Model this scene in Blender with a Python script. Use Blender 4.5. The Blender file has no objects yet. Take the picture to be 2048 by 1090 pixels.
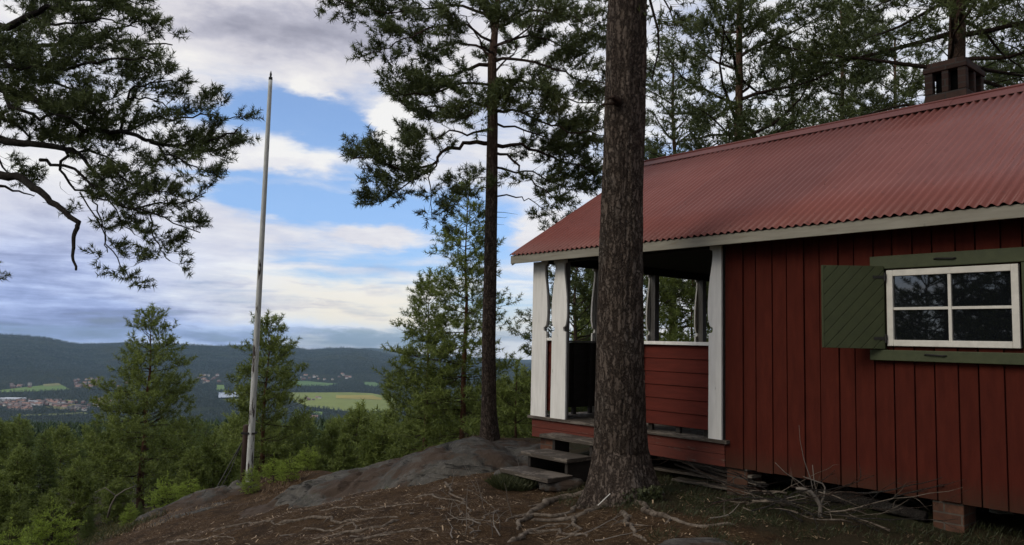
import bpy, math, random, numpy as np
from mathutils import Vector, Matrix
C = bpy.context.scene.collection
R_ = math.radians
UP = Vector((0, 0, 1))
# ------------------------------------------------------------------ camera
F, PIT, ROL, EYE = 1567.9, .0859, .0222, Vector((0, 0, 1.55))
fw = Vector((0, math.cos(PIT), math.sin(PIT))); u0 = Vector((0, -math.sin(PIT), math.cos(PIT))); r0 = Vector((1, 0, 0))
RT = r0 * math.cos(ROL) + u0 * math.sin(ROL); CU = -r0 * math.sin(ROL) + u0 * math.cos(ROL)
def ray(px, py): return fw + RT * ((px - 1024) / F) - CU * ((py - 545) / F)
def P(px, py, d): return EYE + ray(px, py) * d
def Pz(px, py, z):
    r = ray(px, py); return EYE + r * ((z - EYE.z) / r.z)
cam = bpy.data.cameras.new('camera'); co = bpy.data.objects.new('camera', cam); C.objects.link(co)
cam.sensor_width = 36; cam.lens = 36 * F / 2048; cam.clip_start = .05; cam.clip_end = 60000
m = Matrix.Identity(4)
for i, v in enumerate((RT, CU, -fw)):
    for j in range(3): m[j][i] = v[j]
m.translation = EYE; co.matrix_world = m
bpy.context.scene.camera = co
# ------------------------------------------------------------------ tagging
def tag(o, label=None, cat=None, group=None, kind=None):
    if label: o['label'] = label
    if cat: o['category'] = cat
    if group: o['group'] = group
    if kind: o['kind'] = kind
    return o
def empty(name, loc, label, cat, group=None):
    o = bpy.data.objects.new(name, None); C.objects.link(o); o.location = loc; o.empty_display_size = .1
    return tag(o, label, cat, group)
def copy_tree(o, label=None):
    c = o.copy(); C.objects.link(c)
    for ch in o.children:
        d = ch.copy(); C.objects.link(d); d.parent = c
    if label: c['label'] = label
    return c
# ------------------------------------------------------------------ mesh builder
class MB:
    def __init__(s): s.v = []; s.f = []
    def poly(s, vs, fs):
        n = len(s.v); s.v += [tuple(v) for v in vs]; s.f += [tuple(i + n for i in f) for f in fs]; return s
    def box(s, a, b, M=None, jit=0):
        x0, y0, z0 = a; x1, y1, z1 = b
        vs = [Vector((x, y, z)) for z in (z0, z1) for y in (y0, y1) for x in (x0, x1)]
        if jit: vs = [v + Vector((random.uniform(-jit, jit), random.uniform(-jit, jit), random.uniform(-jit, jit))) for v in vs]
        if M: vs = [M @ v for v in vs]
        fs = [(0, 2, 3, 1), (4, 5, 7, 6), (0, 1, 5, 4), (2, 6, 7, 3), (0, 4, 6, 2), (1, 3, 7, 5)]
        return s.poly(vs, fs)
    def prism(s, pts, w0, w1, axes, org=Vector((0, 0, 0))):   # outline pts in axes[0],axes[1]; extruded along axes[2]
        n = len(pts); a, b, c = axes
        vs = [org + a * p + b * q + c * w0 for p, q in pts] + [org + a * p + b * q + c * w1 for p, q in pts]
        fs = [tuple(range(n - 1, -1, -1)), tuple(range(n, 2 * n))] + [(i, (i + 1) % n, (i + 1) % n + n, i + n) for i in range(n)]
        return s.poly(vs, fs)
    def tube(s, path, rad, k=6, cap=True):
        n0 = len(s.v); m = len(path); x = None
        for i, p in enumerate(path):
            t = (path[min(i + 1, m - 1)] - path[max(i - 1, 0)])
            if t.length < 1e-9: t = Vector((0, 0, 1))
            t.normalize()
            if x is None: x = t.orthogonal().normalized()
            x = (x - t * x.dot(t))
            if x.length < 1e-6: x = t.orthogonal()
            x.normalize(); y = t.cross(x); r = rad[i]
            for j in range(k):
                a = 2 * math.pi * j / k; q = p + x * (r * math.cos(a)) + y * (r * math.sin(a)); s.v.append((q.x, q.y, q.z))
        for i in range(m - 1):
            for j in range(k):
                a = n0 + i * k + j; b = n0 + i * k + (j + 1) % k; s.f.append((a, b, b + k, a + k))
        if cap:
            s.f.append(tuple(n0 + j for j in range(k - 1, -1, -1))); s.f.append(tuple(n0 + (m - 1) * k + j for j in range(k)))
        return s
    def build(s, name, mat, parent=None, smooth=False, world=False, bevel=0):
        me = bpy.data.meshes.new(name); me.from_pydata(s.v, [], s.f)
        o = bpy.data.objects.new(name, me); C.objects.link(o)
        if mat: me.materials.append(mat)
        if smooth: me.polygons.foreach_set('use_smooth', [True] * len(me.polygons))
        if parent is not None:
            o.parent = parent
            if world: o.matrix_parent_inverse = Matrix.Translation(-Vector(parent.location)) if parent.type == 'EMPTY' or True else o.matrix_parent_inverse
        if bevel:
            b = o.modifiers.new('bevel', 'BEVEL'); b.width = bevel; b.segments = 2; b.limit_method = 'ANGLE'
        me.update(); return o
def np_mesh(name, verts, faces, mat, parent=None, smooth=False, tint=None, world=False):
    """verts (N,3), faces (M,k) uniform k"""
    me = bpy.data.meshes.new(name); k = faces.shape[1]; M = len(faces)
    me.vertices.add(len(verts)); me.vertices.foreach_set('co', verts.astype(np.float32).ravel())
    me.loops.add(M * k); me.loops.foreach_set('vertex_index', faces.astype(np.int32).ravel())
    me.polygons.add(M); me.polygons.foreach_set('loop_start', np.arange(0, M * k, k, dtype=np.int32))
    if smooth: me.polygons.foreach_set('use_smooth', np.ones(M, dtype=bool))
    if tint is not None:
        a = me.attributes.new('tint', 'FLOAT', 'POINT'); a.data.foreach_set('value', tint.astype(np.float32))
    me.update(calc_edges=True)
    if mat: me.materials.append(mat)
    o = bpy.data.objects.new(name, me); C.objects.link(o)
    if parent is not None:
        o.parent = parent
        if world: o.matrix_parent_inverse = Matrix.Translation(-Vector(parent.location))
    return o
# ------------------------------------------------------------------ noise for heights
def vnoise(x, y, seed=0):
    xi = np.floor(x).astype(np.int64); yi = np.floor(y).astype(np.int64); xf = x - xi; yf = y - yi
    def h(a, b):
        n = (a * 374761393 + b * 668265263 + seed * 1442695041) & 0x7fffffff
        n = ((n ^ (n >> 13)) * 1274126177) & 0x7fffffff
        return ((n ^ (n >> 16)) & 0xffff) / 65535.
    u = xf * xf * (3 - 2 * xf); v = yf * yf * (3 - 2 * yf)
    return (h(xi, yi) * (1 - u) + h(xi + 1, yi) * u) * (1 - v) + (h(xi, yi + 1) * (1 - u) + h(xi + 1, yi + 1) * u) * v
def fbm(x, y, o=4, seed=0):
    s = 0; a = .5
    for i in range(o):
        s = s + a * (vnoise(x, y, seed + i) - .5) * 2; x = x * 2.03 + 7.1; y = y * 2.03 + 3.7; a *= .5
    return s
def sstep(a, b, x):
    if a > b: return 1 - sstep(b, a, x)
    t = np.clip((x - a) / (b - a), 0, 1); return t * t * (3 - 2 * t)
# ------------------------------------------------------------------ node helpers
class NT:
    def __init__(s, tree): s.t = tree
    def n(s, typ, ins=None, **kw):
        nd = s.t.nodes.new(typ)
        for k, v in kw.items(): setattr(nd, k, v)
        for k, v in (ins or {}).items():
            if hasattr(v, 'is_output') or isinstance(v, bpy.types.NodeSocket): s.t.links.new(v, nd.inputs[k])
            else: nd.inputs[k].default_value = v
        return nd
    def m(s, op, a, b=0., c=0., clamp=False):
        nd = s.n('ShaderNodeMath', {0: a, 1: b, 2: c}, operation=op); nd.use_clamp = clamp; return nd.outputs[0]
    def v(s, op, a, b=(0, 0, 0)):
        nd = s.n('ShaderNodeVectorMath', {0: a, 1: b}, operation=op)
        return nd.outputs['Value'] if op in ('DOT_PRODUCT', 'LENGTH') else nd.outputs[0]
    def mix(s, f, a, b, blend='MIX'):
        nd = s.n('ShaderNodeMix', data_type='RGBA', blend_type=blend)
        for i, v in ((0, f), (6, a), (7, b)):
            if isinstance(v, bpy.types.NodeSocket): s.t.links.new(v, nd.inputs[i])
            else: nd.inputs[i].default_value = v if i == 0 else (*v[:3], 1)
        return nd.outputs[2]
    def mr(s, x, a, b, c=0., d=1., smooth=False):
        nd = s.n('ShaderNodeMapRange', {0: x, 1: a, 2: b, 3: c, 4: d})
        if smooth: nd.interpolation_type = 'SMOOTHSTEP'
        return nd.outputs[0]
    def noise(s, vec, scale, det=4, rough=.55, dist=0, dim='3D', w=0):
        nd = s.n('ShaderNodeTexNoise', {'Scale': scale, 'Detail': det, 'Roughness': rough, 'Distortion': dist}, noise_dimensions=dim)
        if vec is not None: s.t.links.new(vec, nd.inputs['Vector'])
        return nd.outputs[0]
    def ramp(s, f, stops):
        nd = s.n('ShaderNodeValToRGB', {0: f}); e = nd.color_ramp.elements
        while len(e) > 1: e.remove(e[-1])
        e[0].position = stops[0][0]; e[0].color = (*stops[0][1], 1)
        for p, c in stops[1:]:
            x = e.new(p); x.color = (*c, 1)
        return nd.outputs[0]
def material(name, fn):
    mt = bpy.data.materials.new(name); mt.use_nodes = True; t = mt.node_tree; t.nodes.clear(); k = NT(t)
    out = t.nodes.new('ShaderNodeOutputMaterial'); sh = fn(k); t.links.new(sh, out.inputs[0]); return mt
def prin(k, col, rough=.8, bump=None, bs=.5, bd=.01, spec=.3, **kw):
    ins = {'Base Color': col if isinstance(col, bpy.types.NodeSocket) else (*col, 1), 'Roughness': rough, 'Specular IOR Level': spec}
    ins.update(kw); nd = k.n('ShaderNodeBsdfPrincipled', ins)
    if bump is not None:
        b = k.n('ShaderNodeBump', {'Height': bump, 'Strength': bs, 'Distance': bd}); k.t.links.new(b.outputs[0], nd.inputs['Normal'])
    return nd.outputs[0]
def oc(k, scale=(1, 1, 1), obj=True):
    tc = k.n('ShaderNodeTexCoord'); return k.v('MULTIPLY', tc.outputs['Object' if obj else 'Generated'], scale)
# ------------------------------------------------------------------ materials
def wood_paint(name, base, dark, axis=(3, 3, .6), wear=None, rough=.75, wearamt=.62, scale=6, spec=.25):
    def fn(k):
        c = oc(k, axis); n1 = k.noise(c, scale, 6, .6); n2 = k.noise(c, scale * 6, 4, .6); n3 = k.noise(oc(k), 1.7, 4)
        col = k.mix(k.mr(n1, .3, .7), base, dark); col = k.mix(k.mr(n3, .35, .75, 0, .5), col, dark)
        if wear: col = k.mix(k.mr(k.m('MULTIPLY', n1, k.m('ADD', n2, .5)), wearamt, wearamt + .08), col, wear)
        kn = k.n('ShaderNodeTexVoronoi', {'Vector': oc(k, (3, 3, 1.2)), 'Scale': 1.6}).outputs[0]; col = k.mix(k.mr(kn, .02, .06, .45, 0), col, [x * .35 for x in dark])
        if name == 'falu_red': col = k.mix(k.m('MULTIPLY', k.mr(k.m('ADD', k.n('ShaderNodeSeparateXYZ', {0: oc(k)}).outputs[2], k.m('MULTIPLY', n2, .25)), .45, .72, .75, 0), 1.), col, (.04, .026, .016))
        return prin(k, col, rough, k.m('ADD', n1, k.m('MULTIPLY', n2, .5)), .5, .004, spec)
    return material(name, fn)
M_red = wood_paint('falu_red', (.082, .0165, .0095), (.052, .0105, .0065), rough=.95, spec=.1)
M_redh = wood_paint('falu_red_horizontal', (.12, .024, .0155), (.075, .0165, .011), axis=(.6, .6, 4), rough=.9, spec=.12)
M_redw = wood_paint('worn_red_board', (.15, .04, .027), (.09, .03, .022), axis=(.6, .6, 5), wear=(.13, .085, .065), wearamt=.62, rough=.9, spec=.1)
M_white = wood_paint('white_paint', (.82, .79, .72), (.64, .615, .55), axis=(4, 4, .5), wear=(.2, .18, .15), wearamt=.72)
M_whitef = wood_paint('white_window_paint', (.66, .62, .53), (.52, .49, .42), axis=(2, 2, 2), wear=(.25, .2, .15), wearamt=.74)
M_fascia = wood_paint('greyed_fascia_paint', (.27, .25, .195), (.19, .172, .13), axis=(.5, .5, 5), wear=(.2, .17, .12), wearamt=.6)
M_green = wood_paint('green_paint', (.058, .066, .028), (.04, .047, .02), axis=(2, 2, 2), wear=(.1, .1, .07), wearamt=.74, rough=.6)
M_grey = wood_paint('weathered_grey_wood', (.082, .066, .05), (.038, .03, .022), axis=(.7, .7, 7), wear=(.15, .125, .098), wearamt=.5, scale=5)
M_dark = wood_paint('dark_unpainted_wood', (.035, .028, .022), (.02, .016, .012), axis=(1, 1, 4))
M_post = wood_paint('greyed_inner_post', (.2, .19, .17), (.12, .11, .1), axis=(4, 4, .5))
M_stain = wood_paint('brown_stained_post', (.055, .03, .02), (.03, .018, .012), axis=(4, 4, .4))
M_flue_dark = material('flue_dark', lambda k: prin(k, (.004, .004, .004), 1., spec=0.))  # flat black standing in for the darkness inside the flue openings
M_black = material('dark_metal', lambda k: prin(k, (.02, .018, .016), .55))
def _roof(k):
    c = oc(k); sp = k.n('ShaderNodeSeparateXYZ', {0: c})
    sheet = k.m('FLOOR', k.m('DIVIDE', sp.outputs[0], .83)); wn = k.n('ShaderNodeTexWhiteNoise', {'W': sheet}, noise_dimensions='1D')
    n = k.noise(c, 2.2, 6, .6); st = k.noise(k.v('MULTIPLY', c, (9, .5, .5)), 3, 5, .6); f = k.noise(c, 60, 3)
    col = k.mix(k.mr(n, .3, .7), (.215, .062, .044), (.185, .053, .038)); col = k.mix(k.m('MULTIPLY', wn.outputs[0], .4), col, (.14, .042, .034))
    col = k.mix(k.mr(st, .55, .75, 0, .3), col, (.24, .1, .08)); col = k.mix(k.mr(f, .66, .74, 0, .5), col, (.08, .035, .025))
    return prin(k, col, k.mr(n, .3, .7, .42, .52), n, .1, .002, .3)
M_roof = material('red_corrugated_steel', _roof)
M_ridge = material('ridge_cap_steel', lambda k: prin(k, k.mix(k.noise(oc(k), 5, 5), (.15, .04, .03), (.1, .028, .022)), .5))
M_screw = material('screw_head', lambda k: prin(k, (.05, .02, .016), .5))
def _brick(base, mort, sc=1):
    def fn(k):
        c = oc(k); sp = k.n('ShaderNodeSeparateXYZ', {0: c}); xy = k.m('ADD', sp.outputs[0], sp.outputs[1])
        cv = k.n('ShaderNodeCombineXYZ', {0: xy, 1: sp.outputs[2], 2: 0.})
        b = k.n('ShaderNodeTexBrick', {'Vector': cv.outputs[0], 'Color1': (*base, 1), 'Color2': (base[0] * .6, base[1] * .6, base[2] * .6, 1), 'Mortar': (*mort, 1), 'Scale': sc, 'Mortar Size': .007, 'Brick Width': .25, 'Row Height': .075})
        n = k.noise(c, 14, 6, .65); col = k.mix(k.mr(n, .4, .75, 0, .7), b.outputs[0], (.03, .022, .02))
        return prin(k, col, .95, k.m('ADD', k.m('MULTIPLY', b.outputs[1], -1), n), .6, .006, .1)
    return fn
M_chim = material('sooty_brick', _brick((.06, .036, .028), (.045, .04, .035)))
M_pier = material('pier_brick', _brick((.13, .062, .038), (.1, .08, .062)))
M_glass = material('window_glass', lambda k: prin(k, (.006, .007, .008), .015, spec=.5, IOR=1.8, bump=k.noise(oc(k), 1.4, 2), bs=.12, bd=.01))  # near-black base stands in for the unlit room behind the panes
def _bark(lo, hi, sc=1., orange=None, h0=4, h1=8, lich=.5):
    def fn(k):
        c = oc(k); n = k.noise(c, 9 * sc, 5, .6, .4)
        cc = k.v('ADD', k.v('MULTIPLY', c, (1, 1, .2)), k.v('MULTIPLY', k.n('ShaderNodeTexNoise', {'Vector': c, 'Scale': 9 * sc, 'Detail': 6, 'Roughness': .7}).outputs[1], (.13, .13, .1)))
        vo = k.n('ShaderNodeTexVoronoi', {'Vector': cc, 'Scale': 25 * sc}, feature='DISTANCE_TO_EDGE').outputs[0]
        vc = k.n('ShaderNodeTexVoronoi', {'Vector': cc, 'Scale': 25 * sc}).outputs[1]
        fine = k.noise(c, 45 * sc, 5, .7); pl = k.mr(k.m('ADD', vo, k.m('MULTIPLY', k.m('SUBTRACT', fine, .5), .35)), -.02, .2)
        a = k.mix(k.mr(n, .3, .7), lo, hi); a = k.mix(.35, a, k.mix(k.n('ShaderNodeSeparateXYZ', {0: vc}).outputs[0], [x * .6 for x in lo], [x * 1.3 for x in hi]))
        a = k.mix(k.mr(k.noise(c, 2.3 * sc, 5, .6), .5, .75, 0, lich), a, (.13, .135, .12))
        a = k.mix(k.mr(fine, .55, .75, 0, .5), a, [x * 1.5 for x in hi])
        col = k.mix(pl, [x * .45 for x in lo], a)
        if orange:
            z = k.n('ShaderNodeSeparateXYZ', {0: c}).outputs[2]
            f = k.m('MULTIPLY', k.mr(z, h0, h1), k.mr(k.noise(c, 3, 4), .3, .6, .5, 1.))
            col = k.mix(f, col, k.mix(k.mr(fine, .3, .7), orange, [x * .55 for x in orange]))
        hgt = k.m('ADD', pl, k.m('MULTIPLY', fine, .8))
        return prin(k, col, .95, hgt, .9, .018, .1)
    return fn
M_bark = material('pine_bark', _bark((.078, .056, .042), (.145, .114, .09), lich=.35))
M_bark_far = material('pine_bark_orange_above', _bark((.085, .06, .045), (.155, .117, .09), 1.2, (.17, .095, .06), 3.0, 8.5, .3))
M_bark_red = material('young_pine_bark', _bark((.09, .05, .035), (.14, .085, .06), 2, (.2, .09, .05), .5, 2.5, .3))
M_limb = material('limb_bark', _bark((.075, .05, .038), (.13, .085, .06), 2.5, None, lich=.5))
M_limbg = material('grey_limb_bark', _bark((.055, .045, .038), (.1, .085, .07), 2.5, None, lich=.6))
M_deadw = material('dead_grey_wood', lambda k: prin(k, k.mix(k.noise(oc(k, (1, 1, 1)), 30, 5), (.07, .056, .045), (.24, .205, .165)), .9, k.noise(oc(k), 60, 4), .5, .004))
M_rootm = material('root_bark', lambda k: prin(k, k.mix(k.mr(k.noise(oc(k), 18, 6, .7), .35, .65), (.045, .032, .022), (.19, .155, .118)), .95, k.noise(oc(k), 50, 5), .8, .006, .1))
def _needle(dark, light, trans=.25):
    def fn(k):
        a = k.n('ShaderNodeAttribute', attribute_name='tint').outputs['Fac']
        col = k.ramp(a, [(0, dark), (.6, [(x + y) / 2 for x, y in zip(dark, light)]), (1, light)])
        p = prin(k, col, .55, spec=.25); t = k.n('ShaderNodeBsdfTranslucent', {'Color': col})
        return k.n('ShaderNodeMixShader', {0: trans, 1: p, 2: t.outputs[0]}).outputs[0]
    return fn
M_ndl = material('pine_needles', _needle((.045, .062, .021), (.15, .18, .056)))
M_ndl_y = material('young_pine_needles', _needle((.07, .096, .023), (.25, .3, .068)))
M_ndl_s = material('spruce_needles', _needle((.05, .075, .021), (.18, .235, .05)))
M_ndl_b = material('bright_spruce_tips', _needle((.1, .15, .02), (.42, .52, .09), .35))
M_grass = material('grass_blades', _needle((.028, .036, .013), (.085, .088, .036), .3))
M_shrub = material('low_shrub_leaves', _needle((.04, .055, .018), (.18, .13, .05), .3))
M_litter = material('dry_litter', _needle((.07, .036, .015), (.42, .3, .18), .05))
def _stone(a, b, c_, sc=1):
    def fn(k):
        c = oc(k); n = k.noise(c, 1.6 * sc, 8, .6, .5); f = k.noise(c, 22 * sc, 7, .7); w = k.noise(k.v('MULTIPLY', c, (1, 3, 6)), 2 * sc, 6, .6)
        col = k.mix(k.mr(n, .35, .65), a, b); col = k.mix(k.mr(w, .52, .7, 0, .7), col, c_); col = k.mix(k.mr(f, .5, .75, 0, .7), col, [x * 1.7 for x in b])
        col = k.mix(k.mr(k.noise(c, 5 * sc, 6, .7), .58, .68, 0, .55), col, (.05, .062, .03))
        crk = k.mr(k.m('ABSOLUTE', k.m('SUBTRACT', k.noise(k.v('MULTIPLY', c, (.5, 1.6, 3)), 1.1 * sc, 8, .6, 1.2), .5)), 0, .012); col = k.mix(crk, [x * .55 for x in a], col)
        lm = k.mr(k.m('MULTIPLY_ADD', f, .25, k.noise(c, 1.1 * sc, 4, .6)), .62, .68); col = k.mix(k.m('MULTIPLY', lm, .85), col, (.06, .038, .024))
        return prin(k, col, .9, k.m('ADD', k.m('ADD', k.m('MULTIPLY', n, 1.5), f), k.m('MULTIPLY', crk, .5)), .8, .03, .2)
    return fn
M_rock = material('lichened_bedrock', _stone((.042, .039, .032), (.105, .095, .078), (.028, .026, .023)))
M_stone = material('grey_stone', _stone((.07, .06, .052), (.12, .108, .09), (.05, .042, .035), 3))
# ------------------------------------------------------------------ ground
def interp(x, xs, ys): return np.interp(x, xs, ys)
def _az(px, py=695):
    r = ray(px, py); return math.degrees(math.atan2(r.x, r.y)), r.z / math.hypot(r.x, r.y)
def ridge_table(pts):
    t = sorted(_az(*p) for p in pts); return np.array([a for a, _ in t]), np.array([s for _, s in t])
R1 = ridge_table([(-300, 690), (-120, 676), (0, 670), (45, 672), (90, 677), (130, 685), (160, 689), (210, 689), (260, 688), (330, 690), (430, 693), (480, 692), (550, 691), (585, 695), (620, 701), (660, 698), (690, 697), (725, 699), (760, 705), (800, 714), (860, 719), (960, 722), (1050, 728), (1200, 722), (1400, 724), (1800, 735), (2300, 740)])
R2 = ridge_table([(-300, 700), (0, 690), (180, 688), (215, 686), (250, 685), (285, 687), (330, 700), (560, 708), (600, 700), (640, 699), (680, 700), (715, 698), (740, 696), (765, 698), (800, 703), (860, 712), (950, 715), (1050, 720), (1300, 712), (1700, 730), (2300, 745)])
FLOOR = -240.
def softmax2(a, b, k=1.2): return np.maximum(a, b) + k * np.exp(-np.abs(a - b) / k) * .3
def gh(x, y, fine=True):
    x = np.asarray(x, float); y = np.asarray(y, float)
    xs = np.clip(-x - .3, 0, None); side = -.27 * np.minimum(np.sqrt(xs * xs + .09) - .3 + 0 * x, 5.)
    side = side + .16 * sstep(.2, 1.3, x) * (1 - sstep(12, 16, y))
    s = softmax2(y - (12.6 - .42 * np.minimum(x, 3) - 1.7 * np.exp(-((x + 2.1) / 1.0) ** 2)) - .25 * np.clip(x, 0, 30), -x - 5.6); sp = np.clip(s, 0, None)
    r = np.hypot(x, y)
    drop = -(.182 * sp + 1.3 * (1 - np.exp(-sp / 4.)))
    h = side + drop
    if fine: h = h + (fbm(x * .9, y * .9, 5, 3) * .08 + fbm(x * 4.2, y * 4.2, 3, 17) * .028 * sstep(30, 12, r)) * sstep(2, 5, r) + fbm(x * .06, y * .06, 3, 9) * 3.5 * sstep(18, 120, s)
    h = np.where(h < FLOOR + 40, FLOOR + 40 * np.exp((h - FLOOR - 40) / 40.), h) + 0
    h = h + fbm(x * .0016, y * .0016, 3, 21) * 4 * sstep(1500, 2500, r) * (1 - sstep(4300, 4800, r))
    az = np.degrees(np.arctan2(x, y)); az = np.clip(az, -60, 60)
    far = sstep(4500, 7600, r * (1 + .06 * fbm(x * .0006, y * .0006, 3, 31)))
    z1 = 1.55 + interp(az, *R1) * 7800; z2 = 1.55 + interp(az, *R2) * 13000
    n = fbm(x * .0011, y * .0011, 5, 41)
    n2 = 1 - 2 * np.abs(fbm(x * .0011 + 5, y * .0008, 5, 43)); rp2 = sstep(4500, 5600, r)
    hh = (z1 - FLOOR) * sstep(4300, 7700, r + 700 * n) ** .8 + (n * 30 + (n2 - .7) * 42) * rp2 * (1 - sstep(6600, 7700, r)) + 9 * fbm(x * .004, y * .004, 4, 47) * rp2
    back = sstep(8000, 9300, r); hb = -60 * back + (z2 - z1 + 60) * sstep(9500, 12800, r)
    hh = hh + np.where(r > 8000, hb, 0) - 150 * sstep(13200, 15500, r)
    return h + hh
az = np.concatenate([np.arange(-48, 48, .3), np.arange(48, 312, 3)]); az = np.radians(az)
rr = [.4]
while rr[-1] < 30: rr.append(rr[-1] * 1.0125 + .004)
while rr[-1] < 4000: rr.append(rr[-1] * 1.03)
while rr[-1] < 16000: rr.append(rr[-1] + 75)
rr = np.array(rr); A, Rr = np.meshgrid(az, rr); X = Rr * np.sin(A); Y = Rr * np.cos(A); Z = gh(X, Y)
vg = np.stack([X, Y, Z], -1).reshape(-1, 3); nr, na = len(rr), len(az)
ii, jj = np.meshgrid(np.arange(nr - 1), np.arange(na), indexing='ij'); a = ii * na + jj; b = ii * na + (jj + 1) % na
fq = np.stack([a, b, b + na, a + na], -1).reshape(-1, 4)[:, ::-1]
def _ground(k):
    geo = k.n('ShaderNodeNewGeometry'); c = geo.outputs['Position']; L = k.v('LENGTH', c); sp = k.n('ShaderNodeSeparateXYZ', {0: c}); x, y, z = sp.outputs
    n1 = k.noise(c, 1.3, 8, .62); n2 = k.noise(c, 9, 8, .7); n3 = k.noise(c, 55, 5, .7)
    dirt = k.mix(k.mr(n2, .3, .7), (.036, .02, .009), (.125, .073, .034)); dirt = k.mix(k.mr(n3, .54, .68, 0, .85), dirt, (.26, .175, .1)); dirt = k.mix(k.mr(k.noise(c, 2.6, 5, .6), .5, .62, 0, .55), dirt, (.035, .022, .012))
    dirt = k.mix(k.mr(n3, .3, .44, .9, 0), dirt, (.018, .011, .009))  # shade of hollows put into the dirt colour: patches and low spots darkened
    moss = k.mix(k.mr(n2, .3, .7), (.02, .026, .01), (.06, .062, .026)); moss = k.mix(k.mr(n1, .35, .6, 0, .8), moss, (.065, .043, .025))
    # grass / moss zone: by the house and past the rim
    rim = k.m('MAXIMUM', k.m('SUBTRACT', y, k.m('MULTIPLY_ADD', x, -.42, 12.0)), k.m('SUBTRACT', k.m('MULTIPLY', x, -1.), 5.0))
    g1 = k.mr(rim, -.1, 1.); hx = k.m('ADD', k.m('MULTIPLY', x, .760), k.m('MULTIPLY', y, .650))   # distance toward the house
    g2 = k.m('MULTIPLY', k.mr(k.m('ADD', hx, k.m('MULTIPLY', n1, 1.6)), 5.75, 6.6), k.mr(x, .2, 1.2))
    g = k.m('MAXIMUM', g1, g2); g = k.mr(k.m('ADD', g, k.m('MULTIPLY', k.m('SUBTRACT', n2, .5), .9)), .35, .65)
    near = k.mix(g, dirt, moss)
    # forest and far hills
    f1 = k.noise(c, .0016, 7, .6); f2 = k.noise(c, .02, 6, .75); f3 = k.noise(k.v('MULTIPLY', c, (1, 1, 1.5)), .006, 8, .7)
    fo = k.mix(k.mr(f2, .35, .65), (.007, .013, .011), (.026, .04, .028)); fo = k.mix(k.mr(f3, .5, .6, 0, .8), fo, (.048, .066, .04)); fo = k.mix(k.mr(k.noise(c, .0009, 5, .6), .5, .6, 0, .7), fo, (.062, .068, .034))
    fo = k.mix(k.mr(f1, .62, .7, 0, .55), fo, (.075, .065, .045))
    col = k.mix(k.mr(L, 20, 60), near, fo)
    hgt = k.m('ADD', k.m('MULTIPLY', n2, 1.), k.m('MULTIPLY', n3, .6))
    b1 = k.n('ShaderNodeBump', {'Height': hgt, 'Strength': k.mr(L, 25, 60, 1., 0.), 'Distance': .09})
    b2 = k.n('ShaderNodeBump', {'Height': k.m('ADD', f2, k.m('MULTIPLY', f3, 2.)), 'Strength': k.mr(L, 60, 1000, 0., 1.), 'Distance': 45., 'Normal': b1.outputs[0]})
    nd = k.n('ShaderNodeBsdfPrincipled', {'Base Color': col, 'Roughness': .95, 'Specular IOR Level': .1, 'Normal': b2.outputs[0]}); return nd.outputs[0]
M_ground = material('forest_ground', _ground)
tag(np_mesh('ground', vg, fq, M_ground, smooth=True), kind='structure')
def gz(x, y): return float(gh(x, y))
# ------------------------------------------------------------------ bedrock outcrops
def outcrop(name, cx, cy, lobes, half, res, mat):
    n = int(2 * half / res); t = np.linspace(-half, half, n); X, Y = np.meshgrid(cx + t, cy + t)
    B = np.full(X.shape, -1.)
    wx = X + .25 * fbm(X * 1.1, Y * 1.1, 3, 5); wy = Y + .25 * fbm(X * 1.1, Y * 1.1, 3, 6)
    for lx, ly, a, b, ang, h in lobes:
        ca, sa = math.cos(ang), math.sin(ang); u = ((wx - lx) * ca + (wy - ly) * sa) / a; v = (-(wx - lx) * sa + (wy - ly) * ca) / b
        q = u * u + v * v; B = np.maximum(B, h * (1 - q ** 1.6) )
    B = np.maximum(B, -.6)
    xs = np.clip(-X - .3, 0, None); base = -.27 * np.minimum(np.sqrt(xs * xs + .09) - .3, 5.)
    g = gh(X, Y); base = np.maximum(g - .02, np.minimum(base, g + .5)) - .07 * np.clip(Y - 10.6, 0, 3) * (X > -4)
    Zr = base + B + fbm(X * 2.2, Y * 2.2, 5, 8) * .09 + fbm(X * .9 + Y * .5, Y * 3.2, 3, 12) * .06 - .07 * np.clip(1 - np.abs(fbm(X * .8 - Y * .4 + 3, Y * 1.3 + X * .5, 3, 14)) * 16, 0, 1) + .02 * fbm(X * 11, Y * 11, 3, 15)
    v = np.stack([X, Y, Zr], -1).reshape(-1, 3); I, J = np.meshgrid(np.arange(n - 1), np.arange(n - 1), indexing='ij'); a = I * n + J
    f = np.stack([a, a + 1, a + n + 1, a + n], -1).reshape(-1, 4); keep = (B.reshape(-1)[f] > -.5).any(axis=1)
    return np_mesh(name, v, f[keep], mat, smooth=True)
tag(outcrop('bedrock_outcrop', -1.6, 11.4, [(-2.05, 10.9, 1.35, 1.15, -.25, .14), (-.8, 10.45, .9, 1.35, .15, .22), (-2.95, 10.9, .5, .7, -.2, .04), (.25, 11.0, .6, 1.0, 0, .1), (-.2, 11.6, 1.3, .9, 0, .14)], 3.8, .03, M_rock), kind='structure')
tag(outcrop('bedrock_ledge', -5.2, 12.6, [(-4.9, 13.0, .85, .5, .25, .14), (-4.75, 11.9, .6, .6, .3, .07)], 2.6, .04, M_rock), kind='structure')
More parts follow.
